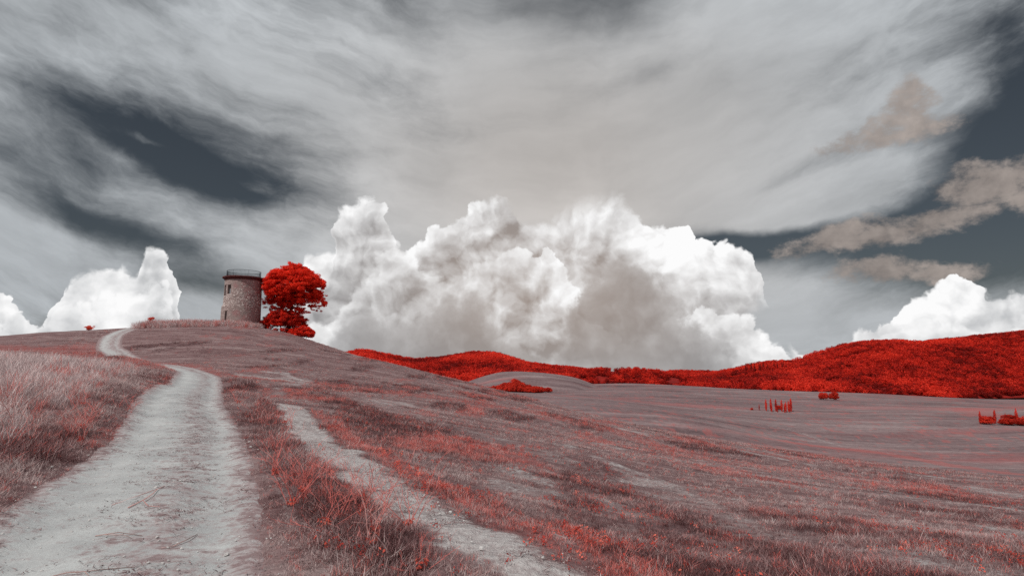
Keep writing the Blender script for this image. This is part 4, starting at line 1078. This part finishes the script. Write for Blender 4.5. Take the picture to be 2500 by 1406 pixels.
# straw and crumbs of soil on the roads
def litter_straw():
    SS = [tuft_src('straw', M_DRY, 8, 0.010, 0.07, 0.0038, 9.0, 880 + k, droop=0.1, segs=2) for k in range(4)]
    x, y, r, rs = wedge(110000, 3.2, 26, 970, 50)
    rp = road_pos(x, y)
    on = np.abs(rp) < 2.4
    tr = strip('track', x, y)
    lit_ = (0.75 * np.exp(-((rp - 0.35) / 0.42) ** 2) + 0.95 * smooth(0.85, 1.5, np.abs(rp)) + 0.10) * on + 0.7 * tr
    lit_ *= np.clip((fbm(x / 0.5, y / 0.5, 3, 91) - 0.32) * 3, 0, 1)
    keep = rs.random(len(x)) < lit_
    x, y, rp = x[keep], y[keep], rp[keep]; m = len(x)
    z = hfull(x, y, rp) + 0.046
    scatter('straw', SS, np.stack([x, y, z], 1), np.stack([rs.normal(0, .05, m), rs.normal(0, .05, m), rs.uniform(0, 6.28, m)], 1), rs.uniform(0.4, 1.3, m), rs.integers(0, 4, m), np.clip(rs.normal(0.18, 0.2, m), 0, 0.6), 'broken straw strewn over the dirt road', 'straw')
litter_straw()
def pebbles():
    M_PEB = mat_plain('pebble', srgb(120, 112, 112), srgb(226, 224, 222), 30.0)
    SS = []
    for k in range(3):
        rs = np.random.default_rng(990 + k); th = np.linspace(0, 2 * math.pi, 7)[:-1]; V = []; F = []
        for zz, rr_ in ((-0.3, 0.8), (0.25, 1.0), (0.6, 0.55)):
            for a in th: V.append((math.cos(a) * rr_ * rs.uniform(0.75, 1.15), math.sin(a) * rr_ * rs.uniform(0.75, 1.15), zz))
        for l in (0, 1):
            for i in range(6): F.append((l * 6 + i, l * 6 + (i + 1) % 6, l * 6 + 6 + (i + 1) % 6, l * 6 + 6 + i))
        F.append(tuple(range(12, 18)))
        SS.append(src('pebble_source', mesh('pebble', V, F, M_PEB, False)))
    x, y, r, rs = wedge(9000, 3.5, 22, 991, 50)
    rp = road_pos(x, y)
    keep = (np.abs(rp) < 1.5) & (rs.random(len(x)) < 0.8) | (rs.random(len(x)) < 0.6 * strip('track', x, y))
    x, y, rp = x[keep], y[keep], rp[keep]; m = len(x)
    scatter('pebble', SS, np.stack([x, y, hfull(x, y, rp) + 0.020], 1), np.stack([rs.normal(0, .3, m), rs.normal(0, .3, m), rs.uniform(0, 6.28, m)], 1), np.minimum(0.004 + rs.exponential(0.005, m), 0.03), rs.integers(0, 3, m), rs.uniform(0, 1, m), 'crumbs of soil and small stones on the dirt road', 'pebbles')
pebbles()

# ------------------------------------------------------------------ wiry weeds, each a plant of its own
def weed_mesh(seed, h, n_stem, spread, mat):
    rs = random.Random(seed); mb = MB()
    def branch(p, d, ln, r, depth):
        pts = [p]; k = 5
        for i in range(k):
            d = (d + Vector((rs.gauss(0, .14), rs.gauss(0, .14), rs.gauss(0.02, .08)))).normalized()
            pts.append(pts[-1] + d * ln / k)
        mb.tube(pts, [r * (1 - 0.55 * i / k) for i in range(k + 1)], 4, False)
        if depth > 0:
            for i in range(rs.randint(2, 4)):
                q = pts[rs.randint(1, k)]
                s = Vector((rs.gauss(0, 1), rs.gauss(0, 1), rs.uniform(-0.1, 0.8))).normalized()
                branch(q, (d * 0.55 + s * 0.8).normalized(), ln * rs.uniform(0.3, 0.6), r * 0.6, depth - 1)
    for s in range(n_stem):
        a = rs.uniform(0, 6.28); t = rs.uniform(0.15, 1.0) * spread
        branch(Vector((rs.gauss(0, .025), rs.gauss(0, .025), -0.02)), Vector((math.cos(a) * t, math.sin(a) * t, 1)).normalized(), h * rs.uniform(0.6, 1.0), 0.0036 * (h / 0.6) ** 0.5, 2)
    return mesh('stems', mb.v, mb.f, mat)
WEED = [weed_mesh(1000 + k, (0.62, 0.75, 0.5, 0.9, 0.7, 0.45)[k], (4, 5, 4, 3, 6, 5)[k], (0.9, 0.8, 1.3, 0.7, 1.0, 1.6)[k], M_STEM if k != 3 else M_STEMG) for k in range(6)]
ROSE = [mesh('rosette', *sprig(34, 0.09, 0.022, 1100 + k), mat_leaf('rosette_leaf', [(0.3, (0.40, 0.05, 0.04)), (0.7, (0.62, 0.12, 0.085))], scale=5.0), False) for k in range(2)]
wc = [0]
def weed(x, y, kind, scale, label, group='wiry weeds along the tracks', rose=True):
    k = wc[0]; wc[0] += 1
    z = float(hfull(np.array([x]), np.array([y]))[0])
    o = empty('wiry_weed', (x, y, z)); o.scale = (scale,) * 3; o.rotation_euler.z = k * 1.7
    tag(o, label, 'weed', group)
    ob('stem', WEED[kind], o)
    if rose: ob('leaf_rosette', ROSE[k % 2], o)
for x, y, kd, sc, lb in [
    (-3.55, 8.8, 1, 1.15, 'tall coral weed with a bright leafy foot right of the road, on its own'),
    (-9.75, 20.6, 4, 1.1, 'dense bright coral weed at the bend where the road turns left'),
    (-8.5, 11.5, 3, 1.3, 'long arching pink stem leaning over the left edge of the road'),
    (-9.3, 12.6, 0, 1.3, 'coral weed on the left bank behind the long arching stem'),
    (-8.9, 10.8, 3, 1.2, 'pink branching stem in the grey grass of the left bank'),
    (-8.7, 10.1, 1, 1.0, 'coral weed in the grey grass near the left edge'),
    (-9.9, 11.6, 3, 1.5, 'tall dark pink stem at the left edge of the picture'),
    (-11.1, 15.0, 0, 1.2, 'coral weed high on the left bank in the tall grass'),
    (-2.65, 7.5, 2, 1.1, 'low sprawling coral weed beside the right rut of the road'),
    (-1.9, 6.0, 5, 1.1, 'low sprawling coral weed in the dark strip at the bottom'),
    (-1.84, 7.2, 4, 0.95, 'coral weed in the middle of the tangle between the two tracks'),
    (-1.25, 5.3, 3, 0.9, 'long pale pink stem at the bottom of the tangle'),
    (-1.06, 6.15, 1, 0.95, 'tallest coral weed beside the narrow bare track'),
    (-0.75, 4.95, 5, 0.9, 'spreading coral weed near the bottom edge beside the bare track'),
    (-6.9, 7.7, 2, 0.9, 'low red weed at the foot of the left bank'),
    (-6.0, 6.3, 5, 0.7, 'small red weed at the left edge low in the picture'),
    (-6.4, 16.4, 0, 1.2, 'coral weed where the narrow bare track begins'),
    (-8.1, 18.3, 2, 1.2, 'low pink weed right of the road below the bend')]:
    weed(x, y, kd, sc, lb)
rs_ = random.Random(12)
for i in range(16):
    t = rs_.random()
    x = -3.6 + 2.6 * t + rs_.gauss(0, .28); y = 9.6 - 4.4 * t + rs_.gauss(0, .35)
    weed(x, y, rs_.choice([0, 1, 2, 4, 5]), rs_.uniform(0.6, 1.0), 'thin coral weed mixed into the tangle between the road and the bare track', 'tangle of thin coral weeds', rs_.random() < 0.4)
for i in range(10):
    t = rs_.random()
    x = -8.5 - 4.6 * t + rs_.gauss(0, .35); y = 11.0 + 9.5 * t + rs_.gauss(0, .3)
    weed(x, y, rs_.choice([0, 1, 2, 4]), rs_.uniform(0.7, 1.1), 'thin coral weed in the red fringe along the left side of the road', 'red fringe on the left bank', False)

# ------------------------------------------------------------------ dead twigs lying on the road
def twig(x, y, pts, r, label, mat=M_TWIG):
    z = lambda a, b: float(hfull(np.array([x + a]), np.array([y + b]))[0])
    o = empty('dead_twig', (x, y, 0)); tag(o, label, 'twig', 'dead twigs on the road')
    for i, line in enumerate(pts):
        mb = MB(); mb.tube([(a, b, z(a, b) + 0.025 + c) for a, b, c in line], [r * (1 - 0.5 * k / len(line)) * (1 if i == 0 else 0.7) for k in range(len(line))], 5)
        mb.build('stem' if i == 0 else 'side_shoot', mat, o)
twig(-4.5, 7.4, [[(0.02, -0.5, 0), (0.0, -0.2, .02), (-0.05, 0.05, .02), (-0.16, 0.35, .01), (-0.22, 0.6, 0)], [(-0.16, 0.35, .01), (-0.2, 0.0, .0), (-0.24, -0.4, 0)], [(0.0, -0.2, .02), (0.16, -0.35, 0), (0.34, -0.42, 0)]], 0.006, 'forked pale pink twig lying in the middle of the road', M_STEMG)
twig(-3.55, 4.95, [[(-0.25, -0.14, 0), (-0.1, -0.04, 0.01), (0.02, 0.0, 0.01), (0.13, 0.1, 0), (0.34, 0.13, 0)], [(0.02, 0.0, .01), (0.1, -0.06, 0)]], 0.005, 'long dark twig low on the road near the bottom edge')
twig(-3.2, 5.75, [[(0, -0.12, 0), (0.02, 0.1, .01), (0.0, 0.3, 0)], [(0, -0.12, 0), (-0.08, -0.18, 0)]], 0.0045, 'short dark hooked twig in the middle of the road')
twig(-3.9, 5.85, [[(-0.2, 0, 0), (0, 0.04, .02), (0.25, 0.02, 0)], [(-0.1, 0.0, .01), (0.1, -0.04, .02), (0.2, -0.06, 0)]], 0.005, 'small curled grey twig on the left rut')
